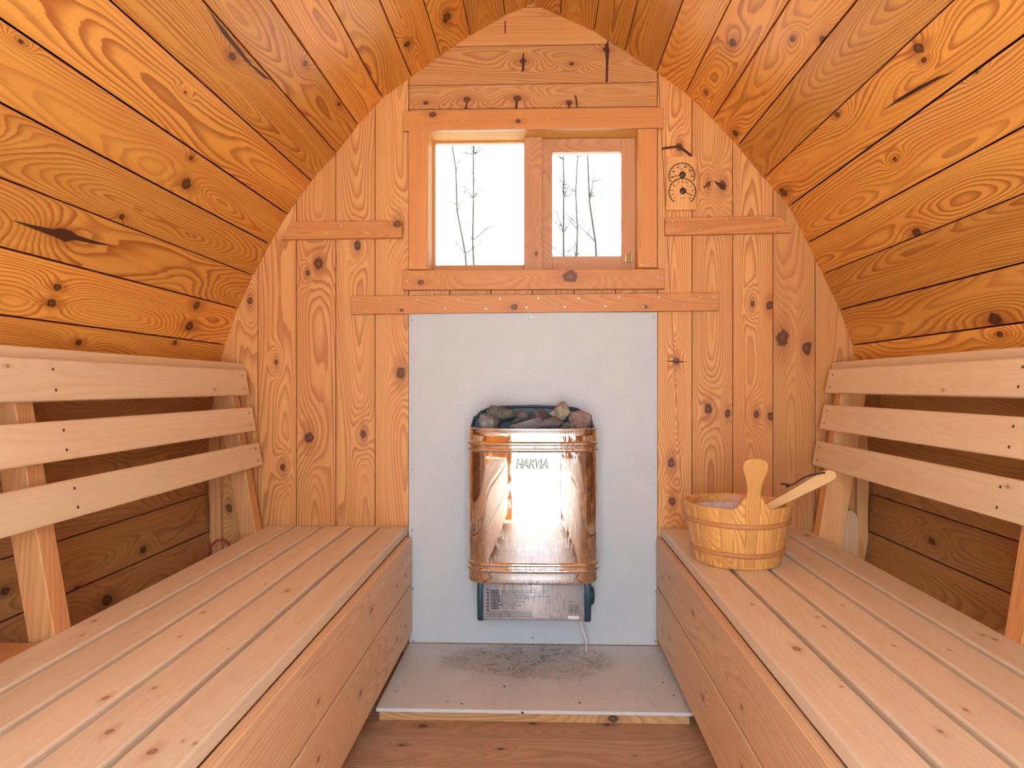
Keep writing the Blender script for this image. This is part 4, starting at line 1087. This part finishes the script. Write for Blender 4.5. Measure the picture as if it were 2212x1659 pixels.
# handle
hw = [(-0.012, 0.019), (0.0, 0.0185), (0.016, 0.0182), (0.030, 0.0172), (0.045, 0.0165), (0.062, 0.0175), (0.078, 0.0220), (0.092, 0.0270), (0.104, 0.0305), (0.113, 0.0300), (0.121, 0.0265), (0.1265, 0.019), (0.1290, 0.009)]
slant = Vector((0, -(Rt - Rb), Zr - ZB)).normalized()
O = Vector((BX, BY - br(Zr) - 0.0008, Zr))
low = [(-0.016, 0.016)]
poly = [(w_, z) for z, w_ in [(-0.150, 0.0125), (-0.02, 0.0165)] + hw] + [(-w_, z) for z, w_ in reversed(hw)] + [(-0.0165, -0.02), (-0.0125, -0.150)]
m = MB(); m.new([(0.7, 0.0, 0.001)], seed=0.53)
m.prism(poly, O, (1, 0, 0), slant, 0.016, 0.003, 1)
m.build('handle', M['bucket'], bucket)
for zc, hh in ((0.5235, 0.0062), (0.449, 0.0062)):
    m = MB(); m.new([(random.uniform(0, 0.3), 0, 0.003)])
    rings = []
    N_ = 64
    for i in range(N_):
        t_ = 2 * PI * i / N_; ring = []
        for k in range(8):
            a_ = 2 * PI * k / 8; r_ = br(zc) + 0.0012 + 0.0042 * math.cos(a_) ; z = zc + hh * math.sin(a_) + 0.0012 * math.sin(3 * t_ + zc * 90)
            ring.append((BX + r_ * math.cos(t_), BY + r_ * math.sin(t_), z))
        rings.append(ring)
    rings.append(rings[0]); m.loft(rings, True, True); m.build('hoop', M['hoop'], bucket)
m = MB(); m.new()
m.loft([[(BX + r_ * math.cos(2 * PI * i / 48), BY + r_ * math.sin(2 * PI * i / 48), z) for i in range(48)] for r_, z in
        ((0.085, ZB + 0.022), (0.095, ZB + 0.026), (br(0.53) - 0.019, 0.53), (br(0.545) - 0.016, 0.5435), (br(0.545) - 0.0145, 0.545), (br(0.545) - 0.0140, 0.543))], True, True, True, False)
o = m.build('liner', M['liner'], bucket); o['label'] = 'pale plastic liner'

# ladle
ladle = thing('ladle', 'pale wooden ladle leaning in the bucket with a dark cord through its handle', 'ladle', (BX, BY, 0.45))
p_end = at(1800, 1021, -0.40); p_in = at(1668, 1092, -0.415)
ax = (p_end - p_in).normalized(); Ltot = (p_end - p_in).length
side_v = Vector((0, -1, 0)); side_v = (side_v - ax * side_v.dot(ax)).normalized()
upv = side_v.cross(ax).normalized()
if upv.z < 0: upv = -upv
wv = (upv * 0.86 + side_v * -0.50).normalized()
O = p_in
m = MB(); m.new(seed=0.2)
poly = [(-0.10, -0.009), (0.0, -0.0105), (Ltot * 0.5, -0.0135), (Ltot * 0.93, -0.017), (Ltot * 1.0, -0.0145), (Ltot * 1.025, -0.006), (Ltot * 1.02, 0.004), (Ltot * 0.97, 0.0125), (Ltot * 0.9, 0.0165), (Ltot * 0.5, 0.0135), (0.0, 0.0105), (-0.10, 0.009)]
A_ = ax; B_ = wv
if A_.cross(B_).dot(Vector((0, -D, EYE)) - p_end) < 0: poly = [(p[0], -p[1]) for p in poly]; B_ = -wv
m.prism(poly, O, A_, B_, 0.011, 0.002, 0); m.build('handle', M['ladle'], ladle)
m = MB(); m.new(); bc_ = O - ax * 0.125 
m.loft([[(BX + 0.02 + r_ * math.cos(2 * PI * i / 24), BY - 0.005 + r_ * math.sin(2 * PI * i / 24), z) for i in range(24)] for r_, z in ((0.018, 0.448), (0.036, 0.455), (0.044, 0.475), (0.045, 0.500), (0.042, 0.500), (0.040, 0.476), (0.030, 0.459), (0.01, 0.455))], True, True, True, True)
m.build('bowl', M['ladle'], ladle)
cen = at(1779, 1022, -0.43)
cp = [at(x, y, -0.434 + 0.003 * i) for i, (x, y) in enumerate([(1780, 1021), (1765, 1024), (1750, 1027), (1738, 1031), (1728, 1037), (1716, 1045), (1706, 1048), (1698, 1046), (1686, 1045)])]
m = MB(); m.tube(cp, 0.0021, 8)
m.tube([at(1706, 1048, -0.415), at(1700, 1052, -0.412), at(1698, 1049, -0.41)], 0.0028, 8)
m.disc(at(1780, 1021, -0.434), Vector((0, -1, 0)), 0.003, 0.003)
m.build('cord', M['cord'], ladle)

# ------------------------------------------------------------------ outdoors: snow and bare trees beyond the window
m = MB(); m.box((-40, -40, -0.5), (40, 40, -0.35), 0, 'x'); o = struct(m.build('ground', M['snow']))
def branch_tree(px, Y, h, lean, seed, label, r0=0.02, nb=14, z0=-0.35):
    rnd = random.Random(seed); b0 = at(px, 835, Y); m = MB()
    pts = []; x, z = b0.x, z0
    n = 10
    for i in range(n + 1):
        pts.append(Vector((b0.x + lean * h * i / n + rnd.uniform(-0.03, 0.03), Y + rnd.uniform(-0.04, 0.04), z0 + h * i / n)))
    m.tube(pts, [r0 * (1 - 0.8 * i / n) + 0.002 for i in range(n + 1)], 6)
    for k in range(nb):
        t_ = rnd.uniform(0.15, 0.95); i = int(t_ * n); p = pts[i]
        an = rnd.uniform(0, 2 * PI); L = rnd.uniform(0.4, 1.3) * (1.1 - t_)
        dv = Vector((math.cos(an), math.sin(an) * 0.5, rnd.uniform(0.5, 1.4))).normalized()
        q1 = p + dv * L * 0.5 + Vector((rnd.uniform(-.05, .05), 0, rnd.uniform(-.04, .04))); q2 = p + dv * L + Vector((rnd.uniform(-.12, .12), 0, rnd.uniform(-.1, .1)))
        m.tube([p, q1, q2], [r0 * 0.28, r0 * 0.18, 0.0015], 4)
        for _ in range(2):
            q3 = q1 + Vector((rnd.uniform(-.3, .3), rnd.uniform(-.1, .1), rnd.uniform(0.05, .3))); m.tube([q1, q3], [r0 * 0.13, 0.001], 4)
    o = m.build('bare_tree', M['bark']); tag(o, label, 'tree', 'bare trees beyond the window')
    return o
branch_tree(1210, 5.5, 4.2, 0.01, 3, 'thin bare tree behind the left edge of the opening sash', 0.024, 34)
branch_tree(1236, 6.2, 4.5, 0.02, 5, 'thin bare tree just right of the mullion, seen through the sash', 0.022, 30)
branch_tree(1325, 4.0, 3.6, -0.07, 9, 'bare tree leaning left, seen through the right of the sash', 0.022, 26)
branch_tree(1020, 5.0, 4.6, 0.01, 12, 'bare sapling in the middle of the large pane', 0.018, 34, )
branch_tree(1075, 4.5, 4.2, -0.13, 15, 'leaning sapling crossing the right of the large pane', 0.018, 26)
